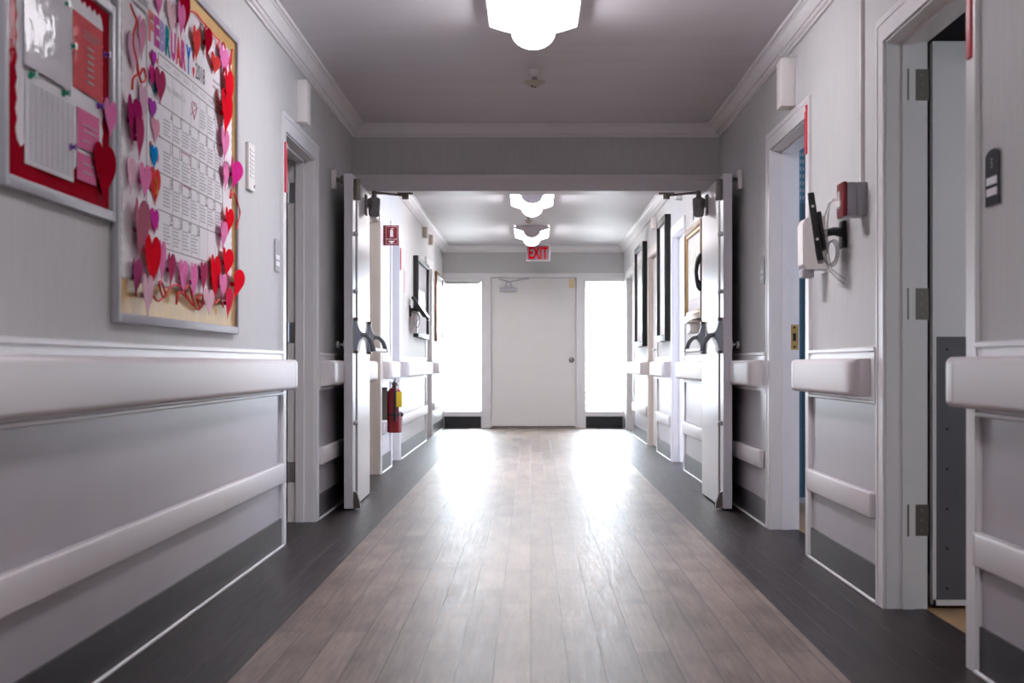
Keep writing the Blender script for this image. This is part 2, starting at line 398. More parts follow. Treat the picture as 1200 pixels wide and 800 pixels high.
# half open blind behind the left sidelight
bl = thing('window_blind', 'white slatted blind hanging behind the left sidelight of the exit door', 'blind', (-0.92, DE+0.11, 1.0))
mb = MB()
for k in range(24): mb.box(-0.24, 0.24, -0.008, 0.008, 0.02+k*0.039, 0.0212+k*0.039)
mb.build('slat_stack', WHITEP, bl, smooth=False)
mb = MB(); mb.box(-0.245, 0.245, -0.012, 0.012, 0.935, 0.964, bev=0.003); mb.build('head_rail', WHITEP, bl)
mb = MB(); mb.box(-0.24, 0.24, -0.009, 0.009, -0.012, 0.004, bev=0.002); mb.build('bottom_rail', WHITEP, bl)
mb = MB(); mb.cyl((-0.15, 0, -0.005), (-0.15, 0, 0.95), 0.0015, n=5); mb.cyl((0.15, 0, -0.005), (0.15, 0, 0.95), 0.0015, n=5); mb.build('ladder_cord', WHITEP, bl)

def hinge(parent, x, y, z, mtl, dx=1):
    mb = MB(); mb.box(x, x+dx*0.075, y-0.003, y, z-0.055, z+0.055); mb.cyl((x, y-0.006, z-0.056), (x, y-0.006, z+0.056), 0.008, n=10)
    for q in (-0.035, 0, 0.035): mb.cyl((x+dx*0.05, y-0.003, z+q), (x+dx*0.05, y-0.0055, z+q), 0.005, n=8, m=1)
    return mb.build('hinge', [mtl, CLOSER], parent)

# exit door
ed = struct(bpy.data.objects.new('door_1', None)); COL.objects.link(ed); ed.location = (-0.527, DE+0.02, 0.012)
mb = MB(); mb.box(0, 1.130, 0, 0.045, 0, 2.0, bev=0.002, seg=1)
dm = mat('exit_door_paint', (0.80, 0.775, 0.765), 0.4, var=0.03)
mb.build('slab', dm, ed)
mb = MB(); mb.lathe([(0.038, 0), (0.038, 0.006), (0.020, 0.010), (0.018, 0.028), (0.012, 0.032)], (0, 0, 0), 20)
kn = mb.build('deadbolt', CLOSER, ed); kn.location = (1.075, 0.0, 0.90); kn.rotation_euler = (PI/2, 0, 0)
mb = MB(); mb.box(0.11, 0.34, -0.055, 0.0, 1.82, 1.868, bev=0.008); mb.box(0.16, 0.29, -0.05, 0, 1.868, 1.885)
dc = mb.build('door_closer', ALU, ed)
mb = MB(); mb.tube([(0.19, -0.03, 1.875), (0.20, -0.035, 1.94), (0.44, -0.05, 1.985), (0.50, -0.035, 1.985)], 0.009, 8); mb.tube([(0.27, -0.03, 1.875), (0.25, -0.035, 1.945), (0.10, -0.04, 1.985)], 0.008, 8); mb.build('closer_arm', ALU, dc)
mb = MB(); mb.box(1.04, 1.11, -0.003, 0, 1.865, 1.985); tgp = mb.build('sticker', mat('cream_sticker', (0.72, 0.58, 0.32), 0.5), ed); tgp['label'] = 'cream yellow sticker'
mb = MB(); mb.box(0.01, 1.12, -0.006, 0.0, -0.002, 0.014); mb.box(0.35, 0.75, -0.01, -0.004, -0.004, 0.008); mb.build('door_sweep', BRONZE, ed)

# outside ground
mb = MB(); mb.box(-14, 14, DE+0.14, DE+30, -0.16, -0.06); struct(mb.build('ground', OUTG, smooth=False))

# ------------------------------------------------------------------ side rooms seen through open doors
ROOMD = mat('ward_painted_shade', (0.07, 0.06, 0.065), 0.8, spec=0.1)  # darkness of the unlit wards put into the wall colour
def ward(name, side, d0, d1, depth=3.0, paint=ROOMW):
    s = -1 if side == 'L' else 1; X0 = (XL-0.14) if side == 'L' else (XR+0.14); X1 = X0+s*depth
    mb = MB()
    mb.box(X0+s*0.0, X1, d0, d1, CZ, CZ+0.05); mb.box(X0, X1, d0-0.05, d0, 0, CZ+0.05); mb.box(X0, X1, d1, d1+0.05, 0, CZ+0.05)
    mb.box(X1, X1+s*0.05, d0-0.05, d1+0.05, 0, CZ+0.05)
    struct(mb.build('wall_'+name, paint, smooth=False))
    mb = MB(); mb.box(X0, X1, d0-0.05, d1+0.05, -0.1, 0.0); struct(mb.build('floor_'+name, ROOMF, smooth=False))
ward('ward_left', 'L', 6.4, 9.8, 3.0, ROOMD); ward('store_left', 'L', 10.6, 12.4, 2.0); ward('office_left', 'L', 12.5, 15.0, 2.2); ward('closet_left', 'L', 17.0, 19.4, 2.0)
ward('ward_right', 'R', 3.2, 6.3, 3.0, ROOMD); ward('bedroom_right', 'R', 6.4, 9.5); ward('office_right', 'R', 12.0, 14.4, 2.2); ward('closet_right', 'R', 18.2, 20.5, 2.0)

# side room door leaves
def leaf(idx, hx, hd, length, rzv, h=1.965, mats=(LEAF, LEAFEDGE), plate=False):
    r = struct(bpy.data.objects.new('door_%d' % idx, None)); COL.objects.link(r); r.location = (hx, hd, 0.012); r.rotation_euler = (0, 0, rzv)
    mb = MB(); mb.box(0, length, 0, 0.045, 0, h, bev=0.002, seg=1); mb.build('slab', mats[0], r)
    return r
# right near ward: leaf stands square to the corridor, grey armour plate below
r1 = leaf(2, 1.414, 5.405, 1.03, 0.0, h=1.985)
mb = MB(); mb.box(0.012, 1.02, -0.003, 0, 0.02, 0.945)
for k in range(7): mb.cyl((0.05, -0.003, 0.06+k*0.14), (0.05, -0.0045, 0.06+k*0.14), 0.005, n=8, m=1)
mb.build('armour_plate', [PLATE, BLACK], r1)
mb = MB(); mb.box(0.0, 0.012, -0.004, 0, 0, 0.95); mb.box(0.0, 1.03, -0.004, 0, 0.0, 0.02); mb.build('edge_strip', TRIM, r1)
for z in (0.30, 1.06, 1.83): hinge(r1, -0.090, -0.002, z, BRONZE, 1)
# left near ward: leaf folded back into the dark room
LANG = PI/2+0.12
l1 = leaf(3, -1.335, 8.385, 1.0, LANG, h=1.96)
hg = [(1.78, STEEL), (1.02, STEEL), (0.26, CLOSER)]
for z, m_ in hg:
    h_ = hinge(l1, 0, 0, z, m_, 1); 
    w = Matrix.Translation((-1.322, 8.3605, 0.012)); h_.matrix_basis = (Matrix.Translation((-1.335, 8.385, 0.012)) @ Matrix.Rotation(LANG, 4, 'Z')).inverted() @ w
# right closed cream door with lever
r4 = struct(bpy.data.objects.new('door_4', None)); COL.objects.link(r4); r4.location = (XR+0.035, 15.675, 0.012); r4.rotation_euler = (0, 0, RZR)
mb = MB(); mb.box(-0.505, 0.505, 0, 0.045, 0, HEAD-0.034, bev=0.002, seg=1); mb.build('slab', CREAM, r4)
mb = MB(); mb.cyl((0.44, 0, 0.99), (0.44, -0.012, 0.99), 0.028); mb.cyl((0.44, -0.01, 0.99), (0.44, -0.06, 0.99), 0.010); mb.tube([(0.44, -0.06, 0.99), (0.40, -0.066, 0.99), (0.33, -0.064, 0.988)], 0.011, 10); mb.build('lever_handle', STEEL, r4)
# far right: door leaf swung into its room, brass hinges on the far jamb
r5 = leaf(5, 1.405, 19.92, 1.0, 0.12, h=1.96)
for z in (0.27, 1.02, 1.79): hinge(r5, -0.085, -0.004, z, BRASS, 1)
# strike plate on the far jamb of the bedroom door
sp = tag(MB().box(-0.038, 0.0, -0.002, 0, -0.065, 0.065).box(-0.028, -0.012, -0.004, -0.001, -0.02, 0.02, 1).cyl((-0.02, -0.002, 0.05), (-0.02, -0.004, 0.05), 0.006, n=8, m=1).cyl((-0.02, -0.002, -0.05), (-0.02, -0.004, -0.05), 0.006, n=8, m=1).build('strike_plate', [BRASS, BLACK]),
         'brass strike plate on the jamb of the teal curtained room', 'strike plate')
sp.location = (1.39, 7.982, 1.0)
# teal privacy curtain in the right bedroom
cu = thing('privacy_curtain', 'teal privacy curtain with mesh top inside the right hand room', 'curtain', (1.95, 8.85, 0.09))
def wavy(z0, z1, rows, amp):
    vs = []; fs = []; N = 120
    for j in range(rows+1):
        z = z0+(z1-z0)*j/rows
        for i in range(N+1):
            x = -0.53+1.06*i/N; vs.append((x, amp*math.sin(x*46)+0.4*amp*math.sin(x*17+1), z))
    for j in range(rows):
        for i in range(N):
            a = j*(N+1)+i; fs.append((a, a+1, a+N+2, a+N+1))
    return vs, fs
mb = MB(); mb.add(*wavy(0, 1.70, 6, 0.022)); mb.build('fabric_panel', CURTAIN, cu)
mb = MB(); vs, fs = wavy(1.70, 2.24, 26, 0.022)
mb.add(vs, [f for i, f in enumerate(fs) if not ((i//120) % 2 == 1 and i % 2 == 1)])
mb.build('mesh_top', mat('teal_mesh', (0.11, 0.24, 0.31), 0.8), cu, smooth=False)
mb = MB(); mb.box(-0.55, 0.55, -0.012, 0.012, 2.24, 2.352, bev=0.004); mb.build('track', ALU, cu)

# ------------------------------------------------------------------ handrails and crash rails
def handrail(side, a, b, label, caps=(True, True), rail=None):
    X = XL if side == 'L' else XR
    L = b-a; t = thing('handrail', label, 'handrail', (X, (a+b)/2, 0.715), rz(side), 'white handrails along the corridor')
    mb = MB(); h = L/2
    mb.box(-h, h, -0.012, 0.0, 0.0, 0.208); mb.box(-h, h, -0.020, -0.012, 0.190, 0.208, bev=0.004, seg=1); mb.box(-h, h, -0.018, -0.012, 0.0, 0.016, bev=0.004, seg=1)
    mb.box(-h, -h+0.016, -0.018, -0.012, 0.016, 0.19); mb.box(h-0.016, h, -0.018, -0.012, 0.016, 0.19)
    mb.build('backing_board', TRIM, t)
    ra, rb = rail or (a+0.03, b-0.03)
    # local x runs with depth on the left wall, against it on the right wall
    mid = (a+b)/2
    q0, q1 = (ra-mid, rb-mid) if side == 'L' else (mid-rb, mid-ra)
    cl = min(0.10, (q1-q0)/3)
    prof = []
    y0, y1, z0, z1, r = -0.088, -0.012, 0.026, 0.166, 0.020
    for cx, cz, a0 in ((y0+r, z0+r, PI), (None, None, None), (y0+r, z1-r, PI/2)):
        pass
    prof = [(y1, z0)]
    for k in range(6): an = -PI/2-PI/2*k/5; prof.append((y0+r+r*math.cos(an), z0+r+r*math.sin(an)))
    for k in range(6): an = PI-PI/2*k/5; prof.append((y0+r+r*math.cos(an), z1-r+r*math.sin(an)))
    prof.append((y1, z1))
    mb = MB(); mb.prism(prof, 'x', q0+cl, q1-cl); mb.build('rail', RAIL, t, ang=50)
    for x0, x1 in ((q0, q0+cl), (q1-cl, q1)):
        mb = MB(); o = 0.0008
        # cap rounded at its free end: plan outline swept with the same profile
        end = x0 if x0 == q0 else x1; sgn = 1 if end == x0 else -1
        steps = []
        R = 0.035
        for k in range(6):
            an = PI/2*k/5; steps.append((end+sgn*(R-R*math.sin(an)), R-R*math.cos(an)))   # (x, how much the front face is pulled back)
        secs = [(end+sgn*cl, 0.0)] + [(x, pb) for x, pb in steps]
        vs = []; n_ = len(prof)
        for x, pb in secs:
            for (py, pz) in prof:
                f = (y1-py)/(y1-y0); vs.append((x, py-o*(1 if pb == 0 else 0)+pb*f, pz))
        fs = [(i*n_+k, i*n_+(k+1) % n_, (i+1)*n_+(k+1) % n_, (i+1)*n_+k) for i in range(len(secs)-1) for k in range(n_)]
        fs.append(list(range(n_))); fs.append([(len(secs)-1)*n_+k for k in range(n_)])
        mb.add(vs, fs); mb.build('end_cap', RAIL, t, ang=50)
    return t
def crash(side, a, b, label):
    X = XL if side == 'L' else XR
    t = thing('crash_rail', label, 'crash rail', (X, (a+b)/2, 0.303), rz(side), 'low white crash rails along the corridor')
    h = (b-a)/2; mb = MB(); mb.box(-h+0.02, h-0.02, -0.030, 0.0, 0.0, 0.095, bev=0.008, seg=3); mb.build('rail', RAIL, t)
    for s in (-1, 1):
        mb = MB(); mb.box(s*h, s*(h-0.03), -0.031, 0.0, -0.0005, 0.0955, bev=0.0085, seg=3); mb.build('end_cap', RAIL, t)
HR = [('L', 2.2, 7.235, (3.02, 7.23), 'long white handrail under the calendar board on the left wall'),
      ('L', 8.47, 10.10, (8.50, 9.95), 'white handrail partly hidden behind the open left fire door leaf'),
      ('L', 10.36, 11.01, None, 'short white handrail just past the left fire door'),
      ('L', 12.06, 12.86, None, 'white handrail directly above the fire extinguisher'),
      ('L', 13.81, 17.16, None, 'white handrail under the black framed picture on the left wall'),
      ('L', 18.29, 20.57, None, 'white handrail nearest the left window at the corridor end'),
      ('R', 2.6, 4.27, (2.63, 4.33), 'white handrail in the right foreground under the room 5 sign'),
      ('R', 5.51, 6.83, (5.60, 6.88), 'white handrail under the fire alarm box and wall tablet'),
      ('R', 8.09, 10.10, (8.20, 9.90), 'white handrail partly hidden behind the open right fire door leaf'),
      ('R', 10.36, 12.39, None, 'white handrail just past the right fire door below the gilt picture'),
      ('R', 13.59, 15.06, None, 'white handrail below the larger looking nearer black frame on the right'),
      ('R', 16.29, 18.53, None, 'white handrail below the farther black frame on the right')]
for s, a, b, rr, lab in HR:
    handrail(s, a, b, lab, rail=rr)
    crash(s, a+(0.02 if a < 8 or a > 8.2 else 0.12), (b-0.02 if b != 10.10 else 9.95), lab.replace('handrail', 'low crash rail').replace('directly above the', 'behind and below the').replace('partly hidden', 'partly hidden down'))

# ------------------------------------------------------------------ double fire doors
def fire_door(idx, side):
    s = 1 if side == 'L' else -1
    r = struct(bpy.data.objects.new('door_%d' % idx, None)); COL.objects.link(r)
    hx = -1.112 if side == 'L' else 1.178
    r.location = (hx, DH-0.016, 0.010)
    r.rotation_euler = (0, 0, -PI/2 + (0.014 if side == 'L' else 0.004))     # local +x runs from hinge towards the camera, +y to the right of the photo
    W = 1.105; T = 0.050; H = 1.968
    # corridor face is at local y = +T on the left leaf and -T on the right leaf
    def bx(mb, x0, x1, o0, o1, z0, z1, m=0, bev=0, seg=2):   # o: out of the back face (0) towards the corridor
        mb.box(x0, x1, s*o0, s*o1, z0, z1, m, bev, seg)
    mb = MB(); bx(mb, 0, W, 0, T, 0, H, bev=0.0015, seg=1); mb.build('slab', LEAF, r)
    mb = MB(); bx(mb, W, W+0.0015, 0.001, T-0.001, 0.002, H-0.002); mb.build('edge_lining', LEAFEDGE, r)
    xr = W-0.075; f = T
    # vertical rods with guides
    mb = MB()
    mb.cyl((xr, s*(f+0.016), 1.10), (xr, s*(f+0.016), 1.86), 0.007, n=10); mb.cyl((xr, s*(f+0.016), 0.06), (xr, s*(f+0.016), 0.92), 0.007, n=10)
    mb.build('vertical_rod', STEEL, r)
    for z in (1.28, 1.62, 0.50):
        mb = MB(); bx(mb, xr-0.014, xr+0.014, f, f+0.026, z-0.013, z+0.013, bev=0.003); mb.build('rod_guide', STEEL, r)
    mb = MB(); bx(mb, xr-0.016, xr+0.016, f, f+0.036, 1.83, 1.945, bev=0.004); bx(mb, xr-0.020, xr+0.020, f, f+0.038, 1.82, 1.845, bev=0.003); mb.build('top_latch', BRONZE, r)
    mb = MB(); mb.prism([(f, 0.0), (f+0.040, 0.0), (f+0.036, 0.035), (f+0.020, 0.085), (f, 0.10)] if s == 1 else [(-f, 0.0), (-f-0.040, 0.0), (-f-0.036, 0.035), (-f-0.020, 0.085), (-f, 0.10)], 'x', xr-0.024, xr+0.024); mb.build('bottom_latch', BRONZE, r)
    # panic bar: two curved brackets with arms and a cross bar
    pb = MB(); bx(pb, 0.10, W-0.04, f, f+0.004, 0.985, 1.0); 
    bar = MB().tube([(0.14, s*(f+0.112), 0.935), (W-0.10, s*(f+0.112), 0.935)], 0.0135, 14).build('crossbar', mat('white_bar', (0.78, 0.76, 0.78), 0.3, metal=0.2), r)
    for x in (0.14, W-0.08):
        prof = [(f, 0.925), (f+0.020, 0.93), (f+0.026, 0.965), (f+0.034, 0.99), (f+0.055, 1.012), (f+0.060, 1.03), (f+0.040, 1.045), (f+0.028, 1.07), (f+0.020, 1.105), (f, 1.115)]
        mb = MB(); mb.prism([(s*p, z) for p, z in prof], 'x', x-0.026, x+0.026); bk = mb.build('panic_bracket', PANIC, r)
        mb = MB(); bx(mb, x-0.028, x+0.028, f, f+0.025, 1.105, 1.125); bx(mb, x-0.028, x+0.028, f, f+0.025, 0.913, 0.930); mb.build('bracket_collar', BRONZE, bk)
        mb = MB(); mb.tube([(x, s*(f+0.050), 1.024), (x, s*(f+0.075), 1.018), (x, s*(f+0.097), 0.995), (x, s*(f+0.110), 0.965), (x, s*(f+0.116), 0.925)], [0.014, 0.013, 0.013, 0.014, 0.017], 12); mb.cyl((x-0.03, s*(f+0.052), 1.022), (x+0.03, s*(f+0.052), 1.022), 0.010, n=12); mb.build('panic_arm', PANICARM, r)
    # round knob on the back face near the free edge
    mb = MB(); mb.cyl((xr, 0, 0.965), (xr, -s*0.012, 0.965), 0.026); mb.cyl((xr, -s*0.01, 0.965), (xr, -s*0.032, 0.965), 0.009); mb.tube([(xr, -s*0.030, 0.965), (xr, -s*0.036, 0.965), (xr, -s*0.050, 0.965), (xr, -s*0.056, 0.965)], [0.014, 0.022, 0.022, 0.012], 16)
    mb.build('knob', STEEL, r)
    # hinges at the frame
    for z in (0.2, 0.98, 1.76):
        mb = MB(); mb.cyl((-0.004, -s*0.006, z-0.055), (-0.004, -s*0.006, z+0.055), 0.009, n=10); mb.build('hinge', STEEL, r)
    # bell shaped door closer with arm to the frame head
    cx = 0.30; o = f+0.056
    mb = MB(); bx(mb, cx-0.045, cx+0.045, f, f+0.012, 1.80, 1.93, bev=0.003); bx(mb, cx-0.02, cx+0.02, f+0.01, o, 1.85, 1.90)
    mb.lathe([(0.018, -0.012), (0.030, -0.006), (0.036, 0.010), (0.038, 0.055), (0.040, 0.075), (0.040, 0.105), (0.030, 0.112), (0.018, 0.116), (0.014, 0.14)], (cx, s*o, 1.80), 20)
    mb.cyl((cx, s*o, 1.825), (cx+0.05, s*o, 1.818), 0.026, n=16)
    cl = mb.build('door_closer', CLOSER, r)
    ring = [(cx+0.02+0.026*math.cos(a), s*(o+0.036), 1.795+0.026*math.sin(a)) for a in [PI*2*k/16 for k in range(17)]]
    mb = MB(); mb.tube(ring, 0.002, 6); mb.build('ring', STEEL, cl)
    ex, ey = -0.008, s*(f+0.235)
    mb = MB(); mb.lathe([(0.016, 0), (0.016, 0.016), (0.008, 0.02)], (cx, s*o, 1.938), 14)
    mb.tube([(cx, s*o, 1.948), ((cx+ex)/2, (s*o+ey)/2, 1.953), (ex+0.02, ey, 1.958)], 0.0075, 8)
    mb.cyl((ex+0.02, ey, 1.935), (ex+0.02, ey, 1.975), 0.022, n=14); mb.box(ex-0.008, ex+0.05, ey-0.05, ey+0.05, 1.966, 1.976)
    mb.build('closer_arm', BRONZE, cl)
    return r
fire_door(6, 'L'); fire_door(7, 'R')
# magnetic door holders on the walls behind the leaves
for side, lab in (('L', 'white magnetic door holder on the left wall behind the fire door leaf'), ('R', 'white magnetic door holder on the right wall behind the fire door leaf')):
    t = thing('door_holder', lab, 'door holder', wall_loc(side, 9.12, 1.895), rz(side))
    gap = 0.068
    mb = MB(); mb.box(-0.04, 0.04, -0.026, 0, 0, 0.115, bev=0.006); mb.build('plate', WHITEP, t)
    mb = MB(); mb.cyl((0, -0.02, 0.06), (0, -gap+0.012, 0.06), 0.012); mb.cyl((0, -gap+0.014, 0.06), (0, -gap+0.002, 0.06), 0.024); mb.build('magnet_stem', BRONZE, t)

# ------------------------------------------------------------------ ceiling fixtures
def ceiling_lamp(d0, label):
    lit = LAMPB if d0 > DH else LAMP
    t = thing('ceiling_light', label, 'ceiling light', (0.012, d0+0.615, CZ), 0, 'fluorescent ceiling lights')
    h = 0.61
    drum = [(-0.098, -0.02), (-0.098, -0.062)]
    for k in range(1, 12):
        a = PI + PI*k/12; drum.append((0.098*math.cos(a), -0.062+0.078*math.sin(a)))
    drum += [(0.098, -0.062), (0.098, -0.02)]
    mb = MB(); mb.prism(drum, 'y', -h, h); mb.build('drum_diffuser', lit, t, ang=50)
    for s in (-1, 1):
        w = [(s*0.098, -0.02), (s*0.098, -0.062)] + [(s*(0.098+0.100*k/5), -0.062+0.030*(k/5)**1.3) for k in range(1, 6)] + [(s*0.198, -0.022), (s*0.19, -0.018)]
        mb = MB(); mb.prism(w, 'y', -h, h); mb.build('wing_diffuser', lit, t, ang=50)
    mb = MB(); mb.box(-0.19, 0.19, -h, h, -0.019, 0.0); mb.build('housing', LAMPM, t)
    for s in (-1, 1):
        pl = [(x*1.02, z-0.0015) for x, z in drum[1:-1]]
        out = [(0.203, -0.018), (0.203, -0.035), (0.150, -0.052), (0.100, -0.066)] + [(x, z) for x, z in reversed(pl)] + [(-0.100, -0.066), (-0.150, -0.052), (-0.203, -0.035), (-0.203, -0.018)]
        mb = MB(); mb.prism(out, 'y', s*h, s*(h+0.006)); mb.build('end_plate', LAMPM, t)
        mb = MB(); mb.box(s*0.1985, s*0.203, -h, h, -0.036, -0.004); mb.build('side_rail', LAMPM, t)
ceiling_lamp(5.81, 'lit fluorescent ceiling light nearest the camera, cut by the top edge')
ceiling_lamp(13.80, 'lit winged ceiling light just past the fire door header')
ceiling_lamp(17.55, 'lit winged ceiling light in front of the exit sign')
ceiling_lamp(1.2, 'lit fluorescent ceiling light above and behind the camera')
ceiling_lamp(10.75, 'lit ceiling light hidden just behind the fire door header')

def sprinkler(d, x, label):
    t = thing('sprinkler_head', label, 'sprinkler', (x, d, CZ), 0)
    mb = MB(); mb.lathe([(0.040, 0), (0.038, -0.006), (0.028, -0.035), (0.018, -0.040)], (0, 0, 0), 20); mb.build('escutcheon', WHITEP, t)
    mb = MB(); mb.cyl((0, 0, -0.038), (0, 0, -0.058), 0.012); mb.tube([(-0.010, 0, -0.05), (-0.022, 0, -0.065), (-0.014, 0, -0.086), (0, 0, -0.092)], 0.004, 8); mb.tube([(0.010, 0, -0.05), (0.022, 0, -0.065), (0.014, 0, -0.086), (0, 0, -0.092)], 0.004, 8); fr_ = mb.build('frame', STEEL, t)
    mb = MB(); mb.lathe([(0.012, -0.088), (0.058, -0.064), (0.060, -0.066), (0.014, -0.096)], (0, 0, 0), 22); mb.build('deflector', BEIGEP, fr_)
    mb = MB(); mb.cyl((0.004, -0.012, -0.055), (0.004, -0.012, -0.098), 0.005, n=8); mb.box(-0.02, 0.0, -0.02, -0.01, -0.094, -0.086); mb.build('fusible_link', BLACK, fr_)
sprinkler(8.25, 0.02, 'white sprinkler head on the ceiling before the fire door header')
sprinkler(16.2, -0.02, 'dark small sprinkler head between the two far ceiling lights')

# exit sign
t = thing('exit_sign', 'red lettered EXIT sign hanging from the ceiling above the far door', 'exit sign', (0.094, 19.2, 2.145), 0)
mb = MB(); mb.box(-0.147, 0.147, 0.0, 0.045, 0, 0.205, bev=0.004); mb.build('housing', LAMPM, t)
mb = MB(); mb.box(-0.138, 0.138, -0.003, 0.0, 0.009, 0.196); fa = mb.build('face', EXITFACE, t)
mb = MB(); mb.text('EXIT', 0.150, (0, -0.003, 0.102), thick=0.001, width=0.24, bold=0.03); mb.build('lettering', EXITRED, fa, smooth=False)
mb = MB(); mb.box(-0.05, 0.05, 0.01, 0.035, 0.205, 0.285); mb.box(-0.09, 0.09, 0.0, 0.05, 0.285, 0.295); mb.build('canopy', LAMPM, t)

# ------------------------------------------------------------------ small wall things
def plaque(side, d, label, number=None, m=DARKP):
    t = thing('room_sign', label, 'room sign', wall_loc(side, d, 1.29), rz(side))
    w, h = 0.062, 0.15
    out = [(-w, 0.0), (w, 0.0), (w, h-0.02)] + [(w*math.cos(a), h-0.02+0.02*math.sin(a)) for a in [PI*k/10 for k in range(1, 10)]] + [(-w, h-0.02)]
    out2 = [(x*1.07, (z-h/2)*1.05+h/2) for x, z in out]
    mb = MB(); mb.prism(out2, 'y', -0.004, 0.0); mb.build('backing', GREYP, t)
    mb = MB(); mb.prism(out, 'y', -0.008, -0.004); fa = mb.build('face', m, t)
    for z in (0.025, 0.055):
        mb = MB(); mb.box(-0.045, 0.045, -0.010, -0.008, z, z+0.020); mb.build('name_slot', PAPER, fa)
    if number:
        mb = MB(); mb.text(number, 0.026, (0, -0.0083, 0.112), thick=0.0008); mb.build('number', GREYP, fa, smooth=False)
plaque('R', 4.14, 'dark room number 5 plaque on the right foreground wall', '5')
plaque('R', 8.26, 'dark room plaque on the right wall beside the fire door', None, GREYP)
plaque('L', 7.12, 'grey room plaque left of the open left doorway', None, GREYP)

def flag(side, d, z0, z1, label):
    t = thing('door_flag', label, 'door flag', wall_loc(side, d, z0, 0.0105), rz(side))
    h = z1-z0
    mb = MB(); mb.box(-0.022, 0.022, -0.010, 0.0, 0, h, bev=0.004); mb.build('flag_bar', FLAG, t)
    mb = MB(); mb.box(-0.012, 0.012, -0.013, -0.009, h-0.03, h-0.01, bev=0.001, seg=1); mb.build('clip', WHITEP, t)
flag('L', 7.30, 1.675, 1.915, 'red strip on the left doorway casing beside the dark gap')
flag('R', 6.885, 1.80, 2.02, 'red strip on the casing above the teal curtained doorway')
flag('R', 4.325, 1.72, 2.0, 'red strip on the casing above the room 5 plaque')
flag('L', 13.76, 1.70, 1.90, 'thin red strip on the casing past the fire extinguisher sign')

def chime(side, d, z0, z1, w, m, dep, label, back=True):
    t = thing('chime_box', label, 'chime box', wall_loc(side, d, z0), rz(side))
    mb = MB(); mb.box(-w/2, w/2, -dep, -0.008, 0, z1-z0, bev=0.007); mb.build('cover', m, t)
    mb = MB(); mb.box(-w/2-0.006, w/2+0.006, -0.008, 0, -0.006, z1-z0+0.006); mb.build('back_plate', TRIM, t)
chime('L', 7.75, 2.07, 2.285, 0.13, WHITEP, 0.062, 'white box high above the open left doorway')
chime('R', 7.27, 2.07, 2.30, 0.13, WHITEP, 0.078, 'cream box high above the teal curtained doorway')
chime('L', 16.75, 2.235, 2.35, 0.12, BEIGEP, 0.055, 'nearer of two tan boxes under the left far cornice')
chime('L', 17.75, 2.235, 2.35, 0.12, BEIGEP, 0.055, 'farther of two tan boxes under the left far cornice')
chime('R', 12.72, 2.22, 2.32, 0.11, WHITEP, 0.055, 'white box under the cornice beside the right door closer')
chime('R', 15.25, 2.20, 2.31, 0.11, WHITEP, 0.055, 'white box under the cornice between the two tall black frames')

t = thing('call_light_panel', 'slim white slotted panel on the wall right of the calendar board', 'wall panel', wall_loc('L', 6.42, 1.585), RZL)
mb = MB(); mb.box(-0.07, 0.07, -0.016, 0, 0, 0.195, bev=0.004); mb.build('cover', WHITEP, t)
for k in range(7):
    mb = MB(); mb.box(-0.045, 0.045, -0.0185, -0.015, 0.055+k*0.018, 0.063+k*0.018); mb.build('louvre', TRIM, t)
mb = MB(); mb.cyl((0.05, -0.015, 0.022), (0.05, -0.019, 0.022), 0.007); mb.build('screw', GREYP, t)

# conduit and fire alarm pull box
t = thing('fire_alarm_box', 'red and grey fire alarm pull station at the end of the conduit', 'fire alarm', wall_loc('R', 5.76, 1.412), RZR)
mb = MB(); mb.box(-0.058, 0.058, -0.040, 0, 0, 0.125, bev=0.004); mb.box(-0.058, 0.058, -0.076, -0.041, 0, 0.125, bev=0.004); mb.build('back_box', GREYP, t)
mb = MB(); mb.box(-0.06, 0.06, -0.092, -0.076, -0.002, 0.127, bev=0.004); fa = mb.build('face', RED, t)
mb = MB(); mb.box(-0.035, 0.035, -0.099, -0.091, 0.035, 0.060, bev=0.003); mb.box(-0.012, 0.012, -0.097, -0.091, 0.030, 0.095); mb.build('pull_handle', WHITEP, fa)
tag(MB().box(-0.009, 0.009, -0.016, 0, 0, 0.82, bev=0.003).build('conduit', WHITEP), 'vertical white conduit from the cornice to the fire alarm box', 'conduit')
o = bpy.data.objects['conduit']; o.location = wall_loc('R', 5.76, 1.538); o.rotation_euler = (0, 0, RZR)

# hand sanitiser dispenser
t = thing('soap_dispenser', 'white wall dispenser with grey nozzle behind the black tablet', 'dispenser', wall_loc('R', 6.52, 1.225), RZR)
mb = MB(); mb.box(-0.07, 0.07, -0.008, 0, 0.02, 0.265, bev=0.002); mb.build('back_plate', WHITEP, t)
mb = MB(); mb.prism([(-0.008, 0.035), (-0.088, 0.035), (-0.106, 0.055), (-0.108, 0.22), (-0.098, 0.245), (-0.080, 0.255), (-0.008, 0.258)], 'x', -0.062, 0.062); mb.build('cover', WHITEP, t)
mb = MB(); mb.box(-0.045, 0.045, -0.105, -0.055, 0.0, 0.040, bev=0.006); mb.build('nozzle', GREYP, t)

